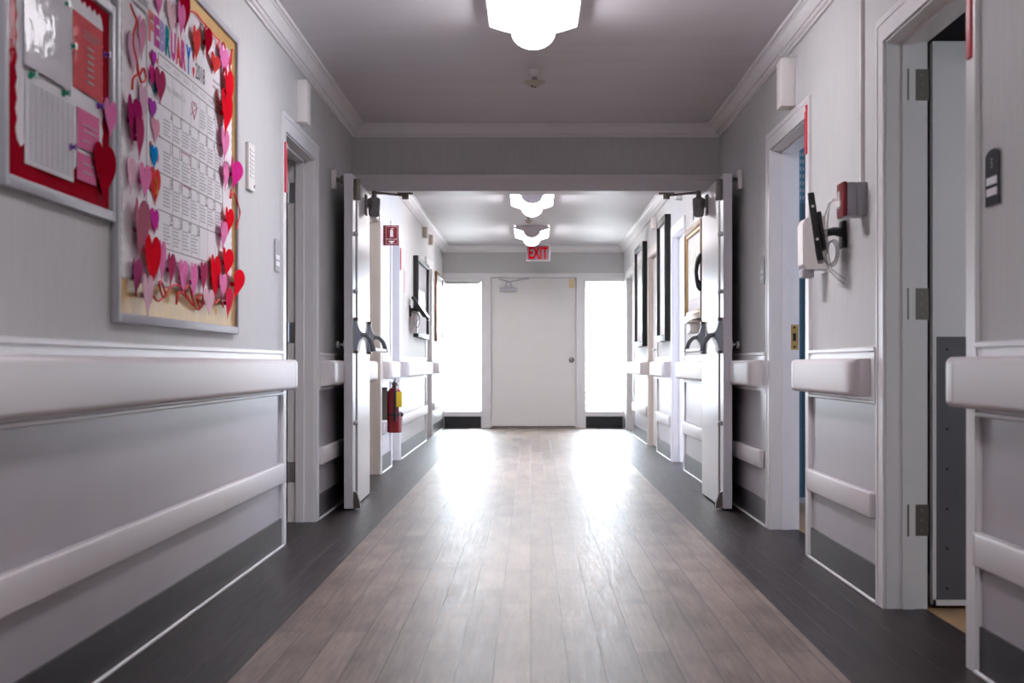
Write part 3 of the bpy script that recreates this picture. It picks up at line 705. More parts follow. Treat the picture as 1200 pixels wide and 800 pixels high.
# wall tablet on the right
def tablet(side, d, z, label, tilt, yaw, out):
    t = thing('wall_tablet', label, 'tablet', wall_loc(side, d, z), rz(side))
    mb = MB(); mb.box(-0.045, 0.045, -0.016, 0, -0.065, 0.045, bev=0.006); mb.build('wall_mount', BLACK, t)
    mb = MB(); mb.tube([(0, -0.012, 0.0), (0, -0.045, 0.004), (0, -out+0.025, -0.006)], [0.020, 0.017, 0.013], 12); mb.tube([(-0.03, -out+0.03, -0.006), (0.03, -out+0.03, -0.006)], 0.016, 12); ar = mb.build('arm', BLACK, t)
    mb = MB(); mb.cyl((0.034, -out+0.03, -0.006), (0.030, -out+0.03, -0.006), 0.010, n=12); mb.build('arm_bolt', STEEL, ar)
    M = Matrix.Translation((0, -out, 0.015)) @ Matrix.Rotation(yaw, 4, 'Z') @ Matrix.Rotation(tilt, 4, 'X')
    def part(name, mbb, m, par):
        o = mbb.build(name, m, par)
        if par == t: o.matrix_basis = M
        return o
    p = part('casing', MB().box(-0.10, 0.10, -0.013, 0.013, -0.135, 0.135, bev=0.005).box(-0.07, 0.07, 0.012, 0.03, -0.09, 0.06, bev=0.006), BLACK, t)
    part('screen', MB().box(-0.088, 0.088, -0.0145, -0.012, -0.115, 0.118), mat('screen_glass', (0.02, 0.02, 0.025), 0.1), p)
    for z_ in (-0.05, 0.08):
        part('side_button', MB().cyl((0.099, 0, z_), (0.1025, 0, z_), 0.006, n=10), WHITEP, p)
    return t
t = tablet('R', 6.12, 1.385, 'black wall tablet on a swing arm with loose cable loops', 0.14, -0.195, 0.115)
loop = []
for k in range(60):
    a = 2*PI*k/20; loop.append((0.03+0.010*math.sin(k*0.3), -0.050-0.024*math.cos(a)-0.0003*k, -0.085+0.055*math.sin(a)*(1-0.004*k)))
MB().tube([(0.10, -0.03, 0.13), (0.06, -0.075, 0.11), (0.04, -0.09, 0.05), (0.035, -0.085, -0.02)] + loop + [(0.03, -0.06, -0.16), (0.02, -0.03, -0.19), (0.01, -0.004, -0.205)], 0.0022, 6).build('cable', WIRE, t)
MB().tube([(0.300, -0.088, 0.095), (0.28, -0.100, 0.105), (0.18, -0.095, 0.09), (0.09, -0.088, 0.03), (0.05, -0.08, -0.06), (0.04, -0.06, -0.15), (0.04, -0.003, -0.19)], 0.0020, 6).build('cable', WIRE, t)

t = tablet('L', 14.95, 1.385, 'black wall tablet tilted out beneath the left black picture frame edge', -0.62, 0.0, 0.11)
MB().tube([(0.03, -0.06, 0.0)] + [(0.03, -0.07-0.03*math.cos(a), -0.10+0.07*math.sin(a)) for a in [2*PI*k/14 for k in range(30)]] + [(0.0, -0.004, -0.21)], 0.004, 6).build('cable', WIRE, t)
t = thing('paper_holder', 'white paper box on the wall below the left tablet', 'paper box', wall_loc('L', 15.05, 1.16), RZL)
MB().box(-0.06, 0.06, -0.075, 0, 0, 0.20, bev=0.006).build('case', WHITEP, t)
MB().box(-0.05, 0.05, -0.070, -0.02, 0.19, 0.215).build('paper_sheets', PAPER, t)

# notice and sheet past the extinguisher
t = thing('notice_sheet', 'small pink and white notice on the wall before the left tablet', 'notice', wall_loc('L', 14.35, 1.50), RZL)
MB().box(-0.10, 0.10, -0.006, 0, 0, 0.25).build('board', WHITEP, t)
MB().box(-0.085, 0.085, -0.008, -0.006, 0.02, 0.23).build('sheet', mat('pink_sheet', (0.70, 0.48, 0.52), 0.7), t)

# pictures
def picture(side, d0, d1, z0, z1, fw, dep, fm, pm, label, inner=None, matw=0.06):
    t = thing('framed_picture', label, 'picture', wall_loc(side, (d0+d1)/2, z0), rz(side))
    h = (d1-d0)/2; H = z1-z0
    mb = MB()
    mb.box(-h, -h+fw, -dep, 0, 0, H, bev=0.004); mb.box(h-fw, h, -dep, 0, 0, H, bev=0.004)
    mb.box(-h+fw, h-fw, -dep, 0, 0, fw, bev=0.004); mb.box(-h+fw, h-fw, -dep, 0, H-fw, H, bev=0.004)
    mb.build('frame', fm, t)
    if inner:
        g = 0.025; mb = MB()
        for a in ((-h+fw, -h+fw+g, fw, H-fw), (h-fw-g, h-fw, fw, H-fw), (-h+fw+g, h-fw-g, fw, fw+g), (-h+fw+g, h-fw-g, H-fw-g, H-fw)):
            mb.box(a[0], a[1], -dep*0.8, -0.004, a[2], a[3], bev=0.003)
        mb.build('inner_frame', inner, t); fw += g
    mbd = MB().box(-h+fw, h-fw, -dep*0.45, -0.004, fw, H-fw).build('mat_board', MATBOARD, t)
    MB().box(-h+fw+matw, h-fw-matw, -dep*0.5, -dep*0.44, fw+matw, H-fw-matw).build('print', pm, mbd)
picture('L', 15.42, 17.05, 1.13, 1.95, 0.05, 0.055, BLACK, PIC_BROWN, 'black framed picture on the left wall past the tablet', matw=0.28)
picture('L', 18.85, 20.3, 1.14, 2.0, 0.05, 0.03, WOODFR, PIC_PALE, 'brown framed picture on the left wall next to the bright window')
picture('R', 16.50, 17.75, 1.05, 2.18, 0.06, 0.055, BLACK, PIC_PALE, 'tall black frame on the right wall, farther of the two', matw=0.10)
picture('R', 13.72, 14.62, 1.065, 2.20, 0.06, 0.055, BLACK, PIC_BLUE, 'tall black frame on the right wall, nearer of the two', matw=0.08)
picture('R', 10.92, 12.08, 1.19, 1.90, 0.045, 0.045, WOODFR, PIC_PALE, 'brown and gilt framed landscape just past the right fire door', inner=GOLDFR, matw=0.09)
# wall telephone past the right leaf
t = thing('wall_telephone', 'black telephone handset hanging beside the gilt picture past the right door', 'telephone', wall_loc('R', 10.80, 1.38), RZR)
MB().box(-0.05, 0.05, -0.030, 0, 0.02, 0.24, bev=0.01).build('cradle', BLACK, t)
MB().tube([(0, -0.050, 0.0), (0, -0.066, 0.03), (0, -0.082, 0.07), (0, -0.088, 0.125), (0, -0.082, 0.18), (0, -0.066, 0.22), (0, -0.050, 0.25)], [0.020, 0.024, 0.015, 0.013, 0.015, 0.024, 0.020], 12).build('handset', BLACK, t)
MB().tube([(0.01*math.cos(k*0.9), -0.048+0.008*math.sin(k*0.9), 0.0-k*0.0042) for k in range(90)], 0.003, 6).build('coiled_cord', BLACK, t)
MB().box(-0.02, 0.02, -0.018, 0, 0.24, 0.50, bev=0.003).build('cord_cover', DARKP, t)
t = thing('wall_shelf', 'small white wall tray below the gilt picture past the right door', 'tray', wall_loc('R', 11.35, 1.085), RZR)
MB().box(-0.12, 0.12, -0.085, 0, 0.0, 0.075, bev=0.012).build('body', WHITEP, t)
MB().box(-0.14, 0.14, -0.100, 0, 0.075, 0.095, bev=0.006).build('lip', WHITEP, t)

# fire extinguisher and its sign
t = thing('fire_extinguisher', 'red fire extinguisher with yellow tag hanging below the handrail', 'fire extinguisher', (XL+0.095, 12.22, 0.315), RZL)
mb = MB(); mb.lathe([(0.052, 0), (0.058, 0.006), (0.058, 0.30), (0.054, 0.325), (0.038, 0.348), (0.020, 0.358)], (0, 0, 0), 28); mb.build('cylinder', RED, t)
mb = MB(); mb.lathe([(0.020, 0.352), (0.020, 0.372), (0.015, 0.376), (0.015, 0.40)], (0, 0, 0), 16); mb.box(-0.015, 0.015, -0.02, 0.02, 0.375, 0.40, bev=0.003); vl = mb.build('valve', BRONZE, t)
mb = MB(); mb.tube([(-0.02, 0, 0.40), (0.03, 0, 0.412), (0.09, 0, 0.425)], 0.007, 8); mb.build('upper_lever', BLACK, vl)
mb = MB(); mb.tube([(0.0, 0, 0.378), (0.05, 0, 0.376), (0.09, 0, 0.366)], 0.007, 8); mb.build('carry_handle', BLACK, vl)
mb = MB(); mb.cyl((-0.012, -0.018, 0.388), (-0.012, -0.032, 0.388), 0.016); mb.build('gauge', STEEL, vl)
mb = MB(); mb.tube([(-0.015, 0, 0.39), (-0.050, -0.01, 0.385), (-0.072, -0.012, 0.33), (-0.068, -0.012, 0.20), (-0.066, -0.012, 0.09)], [0.008, 0.009, 0.010, 0.011, 0.013], 10); mb.build('hose', BLACK, t)
mb = MB(); vs = []; N = 12
for z in (0.165, 0.285):
    for k in range(N+1):
        a = -PI/2-0.85+1.5*k/N; vs.append((0.0588*math.cos(a), 0.0588*math.sin(a), z))
mb.add(vs, [(k, k+1, N+2+k, N+1+k) for k in range(N)]); mb.build('label_sticker', PAPER, t)
mb = MB(); mb.add(*(lambda R: ([(R*math.cos(2*PI*k/28), R*math.sin(2*PI*k/28), z) for z in (0.135, 0.150) for k in range(28)], [(k, (k+1) % 28, 28+(k+1) % 28, 28+k) for k in range(28)]))(0.0595)); mb.box(-0.015, 0.015, -0.070, -0.056, 0.128, 0.157, bev=0.002); mb.build('strap', BLACK, t)
mb = MB(); mb.box(-0.03, 0.03, 0.055, 0.0945, 0.10, 0.36); mb.build('wall_bracket', BRONZE, t)
mb = MB(); mb.box(-0.070, -0.068, -0.065, -0.012, 0.205, 0.325); mb.cyl((-0.067, -0.03, 0.325), (-0.02, -0.015, 0.37), 0.001, n=5); yt = mb.build('inspection_tag', YELLOW, vl); yt['label'] = 'yellow inspection tag'
t = thing('extinguisher_sign', 'red fire extinguisher sign projecting from the wall', 'sign', (XL, 12.32, 1.81), 0)
mb = MB(); mb.box(0.0, 0.122, -0.010, 0.010, 0, 0.160, bev=0.003); mb.box(0, 0.006, -0.03, 0.03, 0, 0.16); mb.build('panel', RED, t)
mb = MB()
mb.box(0.018, 0.112, -0.0112, -0.010, 0.010, 0.0125); mb.box(0.018, 0.112, -0.0112, -0.010, 0.1485, 0.151); mb.box(0.018, 0.0205, -0.0112, -0.010, 0.010, 0.151); mb.box(0.1095, 0.112, -0.0112, -0.010, 0.010, 0.151)
mb.box(0.053, 0.077, -0.0112, -0.010, 0.072, 0.118); mb.prism([(0.053, 0.118), (0.077, 0.118), (0.070, 0.130), (0.060, 0.130)], 'y', -0.0112, -0.010); mb.box(0.060, 0.082, -0.0112, -0.010, 0.132, 0.138); mb.box(0.049, 0.081, -0.0112, -0.010, 0.066, 0.069)
mb.text('FIRE EXTINGUISHER', 0.010, (0.065, -0.010, 0.050), thick=0.0012, width=0.084, bold=0.01)
mb.prism([(0.035, 0.036), (0.095, 0.036), (0.065, 0.014)], 'y', -0.0112, -0.010)
mb.build('sign_print', PAPER, t, smooth=False)

# ------------------------------------------------------------------ notice board with papers (nearest)
XB = XL
def board(name, label, d0, d1, z0, z1, mback):
    t = thing(name, label, 'notice board', (XL, (d0+d1)/2, z0), RZL)
    h = (d1-d0)/2; H = z1-z0; fw = 0.028; dep = 0.022
    mb = MB()
    mb.box(-h, -h+fw, -dep, 0, 0, H, bev=0.003); mb.box(h-fw, h, -dep, 0, 0, H, bev=0.003); mb.box(-h+fw, h-fw, -dep, 0, 0, fw, bev=0.003); mb.box(-h+fw, h-fw, -dep, 0, H-fw, H, bev=0.003)
    mb.build('frame', ALU, t)
    MB().box(-h+fw, h-fw, -0.010, 0, fw, H-fw).build('backing', mback, t)
    return t
B1 = (3.384, 4.287, 1.257, 1.858)
t1 = board('notice_board', 'silver framed notice board with red foil border at the far left', *B1, REDFOIL)
def rel(t, d, z): return d-t.location.y, z-t.location.z       # wall coordinates to a board's local x, z
def zigzag(x0, x1, z0, z1, step, amp):
    p = []
    def edge(ax, ay, bx, by, nx, ny):
        n_ = max(2, int(math.hypot(bx-ax, by-ay)/step))
        for k in range(n_):
            f = k/n_; p.append((ax+(bx-ax)*f, ay+(by-ay)*f)); f = (k+0.5)/n_; p.append((ax+(bx-ax)*f+nx*amp, ay+(by-ay)*f+ny*amp))
    edge(x0, z0, x1, z0, 0, -1); edge(x1, z0, x1, z1, 1, 0); edge(x1, z1, x0, z1, 0, 1); edge(x0, z1, x0, z0, -1, 0)
    return p
h1 = (B1[1]-B1[0])/2
MB().prism(zigzag(-h1+0.115, h1-0.105, 0.115, 0.54, 0.045, 0.012), 'y', -0.0120, -0.010).build('scalloped_panel', PAPER, t1)
def sheet(name, label, cat, px0, px1, py_t, py_b, out, mtl, lean=0.0, lines=None, group=None, pins=()):
    # a paper on the left wall: photo columns give its extent along the wall, rows at its middle give its height
    d0, d1 = dpt(px0, XL+out), dpt(px1, XL+out); dm_ = (d0+d1)/2
    pm = 622-F*abs(XL+out)/dm_
    zt, zb = zat(py_t, dm_), zat(py_b, dm_)
    t = thing(name, label, cat, (XL+out, dm_, zb), RZL, group)
    h = (d1-d0)/2; H = zt-zb
    vs = []; N = 6
    for j in range(N+1):
        for i in range(N+1):
            x = -h+2*h*i/N; z = H*j/N; vs.append((x+lean*z, -0.001-0.004*math.sin(PI*i/N)*(1-j/N), z))
    mb = MB(); mb.add(vs, [(j*(N+1)+i, j*(N+1)+i+1, (j+1)*(N+1)+i+1, (j+1)*(N+1)+i) for j in range(N) for i in range(N)]); mb.add([(x, 0.0005, z) for x, y, z in vs], [((j+1)*(N+1)+i, (j+1)*(N+1)+i+1, j*(N+1)+i+1, j*(N+1)+i) for j in range(N) for i in range(N)])
    mb.build('paper', mtl, t)
    if lines:
        mb = MB()
        for (x0, x1, z0, z1) in lines: mb.box(-h+2*h*x0+lean*z0*H, -h+2*h*x1+lean*z0*H, -0.0066, -0.0060, H*z0, H*z1)
        mb.build('print', GREYINK, t, smooth=False)
    return t
rows = [(0.05, 0.95, 0.05+k*0.035, 0.056+k*0.035) for k in range(24)] + [(0.05+k*0.11, 0.057+k*0.11, 0.05, 0.87) for k in range(9)]
sheet('paper_sheet', 'white printed schedule sheet low on the red bordered notice board', 'paper', 29, 86, 97, 203, 0.0125, PAPER, 0.0, rows)
sheet('plastic_sleeve', 'glossy clear sleeve holding a white paper, top of the notice board', 'plastic sleeve', 28, 83, -52, 92, 0.019, SLEEVE)
coral = mat('coral_paper', (0.74, 0.15, 0.16), 0.5, spec=0.0, coat=0.03, bump=0.5, bscale=18)
fl = [(0.25, 0.85, 0.80, 0.81), (0.3, 0.8, 0.76, 0.77), (0.25, 0.7, 0.72, 0.73)] + [(0.40, 0.62, 0.15+k*0.09, 0.175+k*0.09) for k in range(6)]
sheet('flyer', 'coral pink flyer in a sleeve on the notice board', 'flyer', 85, 120, 24, 112, 0.0125, coral, 0.0, fl)
pinkp = mat('pink_paper', (0.80, 0.22, 0.42), 0.9, spec=0.0)
sheet('note', 'upper pink note on the notice board beside the schedule sheet', 'note', 90, 116, 132, 178, 0.0125, pinkp, 0.0, [(0.15, 0.85, 0.6, 0.63), (0.2, 0.8, 0.45, 0.48), (0.15, 0.5, 0.2, 0.23)])
sheet('note', 'lower small pink note on the notice board under another pink note', 'note', 90, 113, 182, 214, 0.0125, pinkp, 0.0, [(0.2, 0.8, 0.6, 0.65), (0.2, 0.7, 0.3, 0.35)])
def pin(px, py, m, label):
    X = XL+0.021; d = dpt(px, X)
    t = thing('push_pin', label, 'push pin', (XL+0.013, d, zat(py, d)), RZL, 'push pins on the notice board')
    MB().tube([(0, 0.0, 0), (0, -0.006, 0), (0, -0.008, 0), (0, -0.016, 0), (0, -0.018, 0)], [0.009, 0.009, 0.005, 0.006, 0.010], 12).build('head', m, t)
    MB().cyl((0, 0.004, 0), (0, 0.0, 0), 0.0008, n=5).build('needle', STEEL, t)
GREEN = mat('green_plastic', (0.01, 0.22, 0.12), 0.35); PURPLE = mat('purple_plastic', (0.16, 0.03, 0.30), 0.35)
pin(77, 4, GREEN, 'green push pin at the top of the clear sleeve'); pin(38, 88, GREEN, 'green push pin at the lower left of the clear sleeve'); pin(77, 109, GREEN, 'green push pin at the lower right of the clear sleeve')
pin(85, 54, GREEN, 'green push pin at the left edge of the coral flyer'); pin(125, 64, PURPLE, 'purple push pin right of the coral flyer'); pin(118, 124, PURPLE, 'purple push pin under the coral flyer'); pin(85, 172, PURPLE, 'purple push pin left of the pink notes')

# ------------------------------------------------------------------ calendar board
B2 = (4.314, 6.105, 0.979, 2.154)
t2 = board('calendar_board', 'large silver framed board with gold foil edge holding the February calendar', *B2, GOLD)
h2 = (B2[1]-B2[0])/2; H2 = B2[3]-B2[2]
MB().prism(zigzag(-h2+0.075, h2-0.115, 0.135, H2-0.085, 0.030, 0.010), 'y', -0.0125, -0.010).build('serrated_panel', PAPER, t2)
# poster: everything printed on it is one part, cut-out letters are parts
PO = thing('calendar_poster', 'large white February 2018 calendar poster with cut-out letters', 'calendar', (XL+0.0125, 5.26, 1.19), RZL)
def pl(d, z): return d-5.26, z-1.19
x0, z0 = pl(4.66, 1.195); x1, z1 = pl(5.90, 1.965)
MB().box(x0, x1, -0.004, 0, z0, z1).build('sheet', PAPER, PO, smooth=False)
CAL_D0, CW = 4.855, 0.1345
zr = [1.794, 1.677, 1.574, 1.462, 1.344, 1.228]
mb = MB(); Y0 = -0.0046
def hline(d0, d1, z, w=0.0022, m=0):
    a, zz = pl(d0, z); b, _ = pl(d1, z); mb.box(a, b, Y0, -0.004, zz-w/2, zz+w/2, m)
def vline(d, za, zb, w=0.0025, m=0):
    a, q0 = pl(d, za); _, q1 = pl(d, zb); mb.box(a-w/2, a+w/2, Y0, -0.004, q0, q1, m)
DEND = CAL_D0+7*CW
for z in [1.832]+zr: hline(CAL_D0-0.06, DEND, z)
vline(CAL_D0-0.06, 1.794, 1.832); vline(DEND, zr[-1], 1.832)
for k in range(1, 7): vline(CAL_D0+CW*k, zr[-1], 1.794, 0.0012, 1)
for k, nme in enumerate(['SUNDAY', 'MONDAY', 'TUESDAY', 'WEDNESDAY', 'THURSDAY', 'FRIDAY', 'SATURDAY']):
    a, z = pl(CAL_D0+CW*(k+0.45), 1.813); mb.text(nme, 0.014, (a, -0.004, z), 1, width=0.09)
a, z = pl(CAL_D0+CW*1.35, 1.745); mb.text("Happy Valentine's Day", 0.030, (a, -0.004, z), 1, width=0.28)
day = 1; rr_ = random.Random(3)
for r in range(5):
    for c in range(7):
        if (r == 0 and c < 4) or day > 28: continue
        a, z = pl(CAL_D0+CW*(c+0.86), zr[r]-0.020); mb.text(str(day), 0.034, (a, -0.004, z), 0); day += 1
        for q in range(6):
            zz = zr[r]-0.040-q*0.0115
            if zz < zr[r+1]+0.006: break
            hline(CAL_D0+CW*(c+0.08), CAL_D0+CW*(c+0.55+0.3*rr_.random()), zz, 0.0045, 1)
hline(CAL_D0+2*CW, CAL_D0+3*CW, zr[2]-0.006, 0.004, 2); hline(CAL_D0+2.1*CW, CAL_D0+3*CW, zr[3]-0.004, 0.004, 2); vline(CAL_D0+3*CW, zr[2]-0.05, zr[2]-0.006, 0.004, 2)
for q in range(2): hline(5.62, 5.80, 1.90-q*0.022, 0.008, 1)
# small outlined heart with an arrow printed beside the greeting
a, z = pl(CAL_D0+CW*3.35, 1.735)
def heart_pts(n=28):
    p = []
    for k in range(n):
        t = 2*PI*k/n; p.append((16*math.sin(t)**3/32, (13*math.cos(t)-5*math.cos(2*t)-2*math.cos(3*t)-math.cos(4*t)+17)/29.2))
    return p
hp = heart_pts(); mb.tube([(a+x*0.07, -0.0048, z-0.03+y*0.06) for x, y in hp+hp[:1]], 0.0016, 4, 2); mb.tube([(a-0.05, -0.0048, z-0.02), (a+0.055, -0.0048, z+0.02)], 0.0016, 4, 2)
# tiny printed red hearts along the left of the sheet
for d_, z_ in ((4.69, 1.80), (4.78, 1.80), (4.685, 1.66), (4.76, 1.65), (4.775, 1.575), (4.70, 1.53), (4.79, 1.50), (4.69, 1.40), (4.785, 1.29), (4.70, 1.28)):
    a, z = pl(d_, z_); mb.prism([(a+x*0.026, z-0.014+y*0.028) for x, y in heart_pts(20)], 'y', Y0, -0.004, 3)
mb.build('print', [INK, GREYINK, mat('pink_marker', (0.55, 0.12, 0.25), 0.6), mat('tiny_heart_red', (0.70, 0.06, 0.07), 0.6)], PO, smooth=False)
LC = [('F', (0.82, 0.30, 0.30)), ('E', (0.62, 0.13, 0.42)), ('B', (0.46, 0.40, 0.70)), ('R', (0.01, 0.26, 0.33)), ('U', (0.70, 0.12, 0.40)), ('A', (0.75, 0.08, 0.12)), ('R', (0.66, 0.12, 0.36)), ('Y', (0.02, 0.17, 0.60))]
for k, (ch, c) in enumerate(LC):
    a, z = pl(4.700+0.0735*k, 1.893)
    o = MB().text(ch, 0.096, (a, -0.0045, z), thick=0.001, width=0.070, bold=0.06).build('cutout_letter', mat('letter_paint_%d' % k, c, 0.9, spec=0.0), PO, smooth=False)
    o['label'] = 'cut-out letter %s' % ch
a, z = pl(5.295, 1.893); mb = MB(); mb.prism([(a+x*0.03, z+0.008+y*0.036) for x, y in heart_pts(20)], 'y', -0.0055, -0.004); mb.prism([(a+x*0.03, z-0.045+y*0.036) for x, y in heart_pts(20)], 'y', -0.0055, -0.004); mb.build('heart_colon', MATS['letter_paint_5'], PO, smooth=False)
a, z = pl(5.40, 1.880); mb = MB(); mb.text('2018', 0.058, (a, -0.0045, z), thick=0.001, width=0.15, bold=0.01); mb.build('year_numerals', INK, PO, smooth=False)
# wrapped banner scrap at the top
sheet('banner_strip', 'white strip with dark lettering and red edge, top left corner of calendar board', 'banner', 153, 173, -14, 8, 0.016, PAPER, 0.0, [(0.05, 0.95, 0.45, 0.6), (0.05, 0.9, 0.2, 0.3)])

def heart(px0, px1, py0, py1, col, label, layer=1, fold=0.0, board_t=None, lean=0.0):
    X = XL+0.013+0.0035*layer
    d0, d1 = dpt(px0, X), dpt(px1, X); dmid = (d0+d1)/2
    zt, zb = zat(py0, dmid), zat(py1, dmid); w = d1-d0; h = zt-zb
    pts = heart_pts(32); th = 0.0012
    def shape(yo):
        return [(x*w+lean*y*h, yo-0.45*fold*abs(x)*w, y*h) for x, y in pts]
    fr = shape(-th); bk = shape(0.0); n_ = len(pts)
    mb = MB(); vs = fr+bk
    right = list(range(0, n_//2+1)); left = [0]+list(range(n_-1, n_//2-1, -1))
    fs = [right, left[::-1], [i+n_ for i in right[::-1]], [i+n_ for i in left]]
    fs += [(i, (i+1) % n_, n_+(i+1) % n_, n_+i) for i in range(n_)]
    mb.add(vs, fs)
    # dab of adhesive tack that holds it to the board
    k = 0.0035*layer+0.0035
    key = 'paper_%02x%02x%02x' % tuple(int(255*c) for c in col)
    mb.box(-0.007, 0.007, -0.0005, k-0.0025, h*0.5-0.007, h*0.5+0.007)
    o = mb.build('paper_heart', mat(key, col, 0.9, spec=0.0, var=0.05), None, smooth=False)
    o.location = (X, dmid, zb); o.rotation_euler = (0, 0, RZL)
    tag(o, label, 'paper heart', 'paper hearts on the boards')
PALE = (0.80, 0.52, 0.62); PINK = (0.80, 0.24, 0.48); HOT = (0.82, 0.22, 0.50); ROSE = (0.42, 0.05, 0.14); MAG = (0.60, 0.03, 0.24); REDH = (0.72, 0.010, 0.025); CRIM = (0.36, 0.004, 0.02); CORAL = (0.70, 0.06, 0.06); MAUVE = (0.40, 0.07, 0.20); PURP = (0.42, 0.07, 0.45); BLUE = (0.01, 0.25, 0.62); LIL = (0.72, 0.48, 0.60)
HEARTS = [
 (121, 136, 116, 163, HOT, 'hot pink paper heart on the right edge of the red notice board', 2, 0.1),
 (108, 134, 168, 236, CRIM, 'large dark crimson paper heart at the notice board lower right corner', 2, 0.1),
 (161, 170, 19, 71, (0.70, 0.32, 0.47), 'mid pink paper heart on the left border beside the letter F', 1, 0.1),
 (149, 163, 38, 88, LIL, 'very pale lilac heart at the upper left edge of the calendar board', 2, 0.0),
 (181, 190, -16, 20, HOT, 'bright pink heart above the letters F and E, cut by the top edge', 2, 0.0),
 (195, 206, 2, 40, (0.84, 0.62, 0.66), 'cream pink heart above the letters B and R', 2, 0.1),
 (207, 216, 3, 44, HOT, 'hot pink slim heart above the letter A', 4, 0.15),
 (209, 223, -12, 38, CRIM, 'dark red heart above the letter Y behind a pink heart', 2, 0.0),
 (177, 183, 59, 80, (0.50, 0.05, 0.45), 'small violet heart under the letter F', 2, 0.0),
 (175, 181, 76, 103, MAG, 'small magenta heart below the violet heart', 3, 0.0),
 (179, 184, 96, 113, (0.02, 0.22, 0.33), 'tiny dark teal heart behind the rose heart', 2, 0.0),
 (181, 194, 80, 122, ROSE, 'dark rose heart left of the greeting line', 4, 0.0),
 (146, 163, 112, 170, (0.40, 0.02, 0.14), 'large wine red heart on the left border', 3, 0.25),
 (158, 168, 136, 188, ROSE, 'dusky rose heart overlapping the wine red heart', 5, 0.1),
 (163, 173, 98, 144, LIL, 'pale pink heart right of the wine red heart', 2, 0.0),
 (174, 183, 116, 140, PURP, 'purple heart level with the first number row', 2, 0.0),
 (177, 187, 138, 168, (0.78, 0.38, 0.50), 'soft pink heart between the purple and blue hearts', 2, 0.0),
 (176, 185, 170, 198, BLUE, 'bright blue paper heart on the calendar left margin', 2, 0.0),
 (148, 158, 183, 228, PALE, 'pale pink heart on the gold edge below the wine red heart', 2, 0.1),
 (162, 176, 191, 233, PINK, 'pink heart left of the red flower heart', 4, 0.1),
 (175, 188, 196, 241, CORAL, 'red heart with a yellow flower stroke', 2, 0.0),
 (176, 186, 244, 275, (0.60, 0.04, 0.35), 'magenta heart below the red flower heart', 2, 0.0),
 (153, 171, 232, 306, (0.46, 0.15, 0.22), 'largest folded dusty rose heart on the left border', 3, 0.35),
 (153, 164, 301, 348, MAUVE, 'mauve folded heart in the lower left corner', 2, 0.35),
 (168, 187, 275, 340, REDH, 'large red glitter heart at the calendar lower left', 4, 0.1),
 (166, 179, 321, 371, PALE, 'pale pink heart hanging over the gold edge, lower left', 6, 0.1),
 (185, 193, 281, 333, HOT, 'slim hot pink heart right of the large red glitter heart', 3, 0.2),
 (195, 204, 296, 336, ROSE, 'dusky heart in the bottom row, second from left', 3, 0.2),
 (209, 219, 304, 346, HOT, 'pink heart in the middle of the bottom row', 3, 0.1),
 (222, 230, 307, 354, HOT, 'slim pink heart right of the middle of the bottom row', 4, 0.2),
 (234, 242, 306, 343, ROSE, 'dusky heart in the bottom row beside the red one', 3, 0.1),
 (245, 257, 298, 354, REDH, 'tall red heart in the bottom row at right', 3, 0.15),
 (238, 251, 338, 369, PALE, 'pale pink heart over the gold edge, lower right', 5, 0.0),
 (256, 265, 320, 350, PINK, 'pink heart between the red hearts at lower right', 5, 0.1),
 (258, 271, 290, 325, REDH, 'red heart on the right border above the pink one', 4, 0.2),
 (262, 271, 336, 374, (0.66, 0.03, 0.08), 'red heart nearest the bottom right corner', 4, 0.2),
 (268, 281, 314, 352, REDH, 'red heart flopping past the board right edge', 4, 0.4),
 (225, 234, 31, 72, CORAL, 'red heart right of the letter Y', 3, 0.1),
 (237, 246, 30, 69, CRIM, 'crimson heart hanging above the year', 3, 0.3),
 (246, 257, 63, 87, CORAL, 'coral red heart above right of the year', 4, 0.1),
 (256, 267, 54, 89, HOT, 'pink heart at the upper right corner', 3, 0.1),
 (261, 271, 80, 134, REDH, 'long red heart on the right border under the pink corner heart', 4, 0.25),
 (257, 270, 104, 160, REDH, 'second long red heart down the right border', 6, 0.2),
 (258, 267, 150, 189, PINK, 'pink heart halfway down the right border', 5, 0.15),
 (260, 267, 189, 224, PINK, 'slim pink heart left of the magenta heart', 4, 0.2),
 (266, 280, 186, 222, MAG, 'magenta heart sticking out at the right border', 4, 0.3),
 (262, 272, 243, 275, REDH, 'oval red heart on the lower right border', 4, 0.2),
 (257, 265, 258, 292, PINK, 'slim pink heart beside the oval red heart', 5, 0.2),
]
for hh in HEARTS: heart(*hh)
# flower stroke on the red heart is paint: a small yellow squiggle child-free thing is avoided by adding it to the heart
fl_o = [o for o in COL.objects if o.get('label') == 'red heart with a yellow flower stroke'][0]
MB().tube([(-0.01, -0.0022, 0.085), (0.01, -0.0022, 0.065), (-0.005, -0.0022, 0.055), (0.018, -0.0022, 0.048), (0.0, -0.0022, 0.035)], 0.004, 6).build('flower_stroke', mat('yellow_paint', (0.80, 0.42, 0.03), 0.6), fl_o)

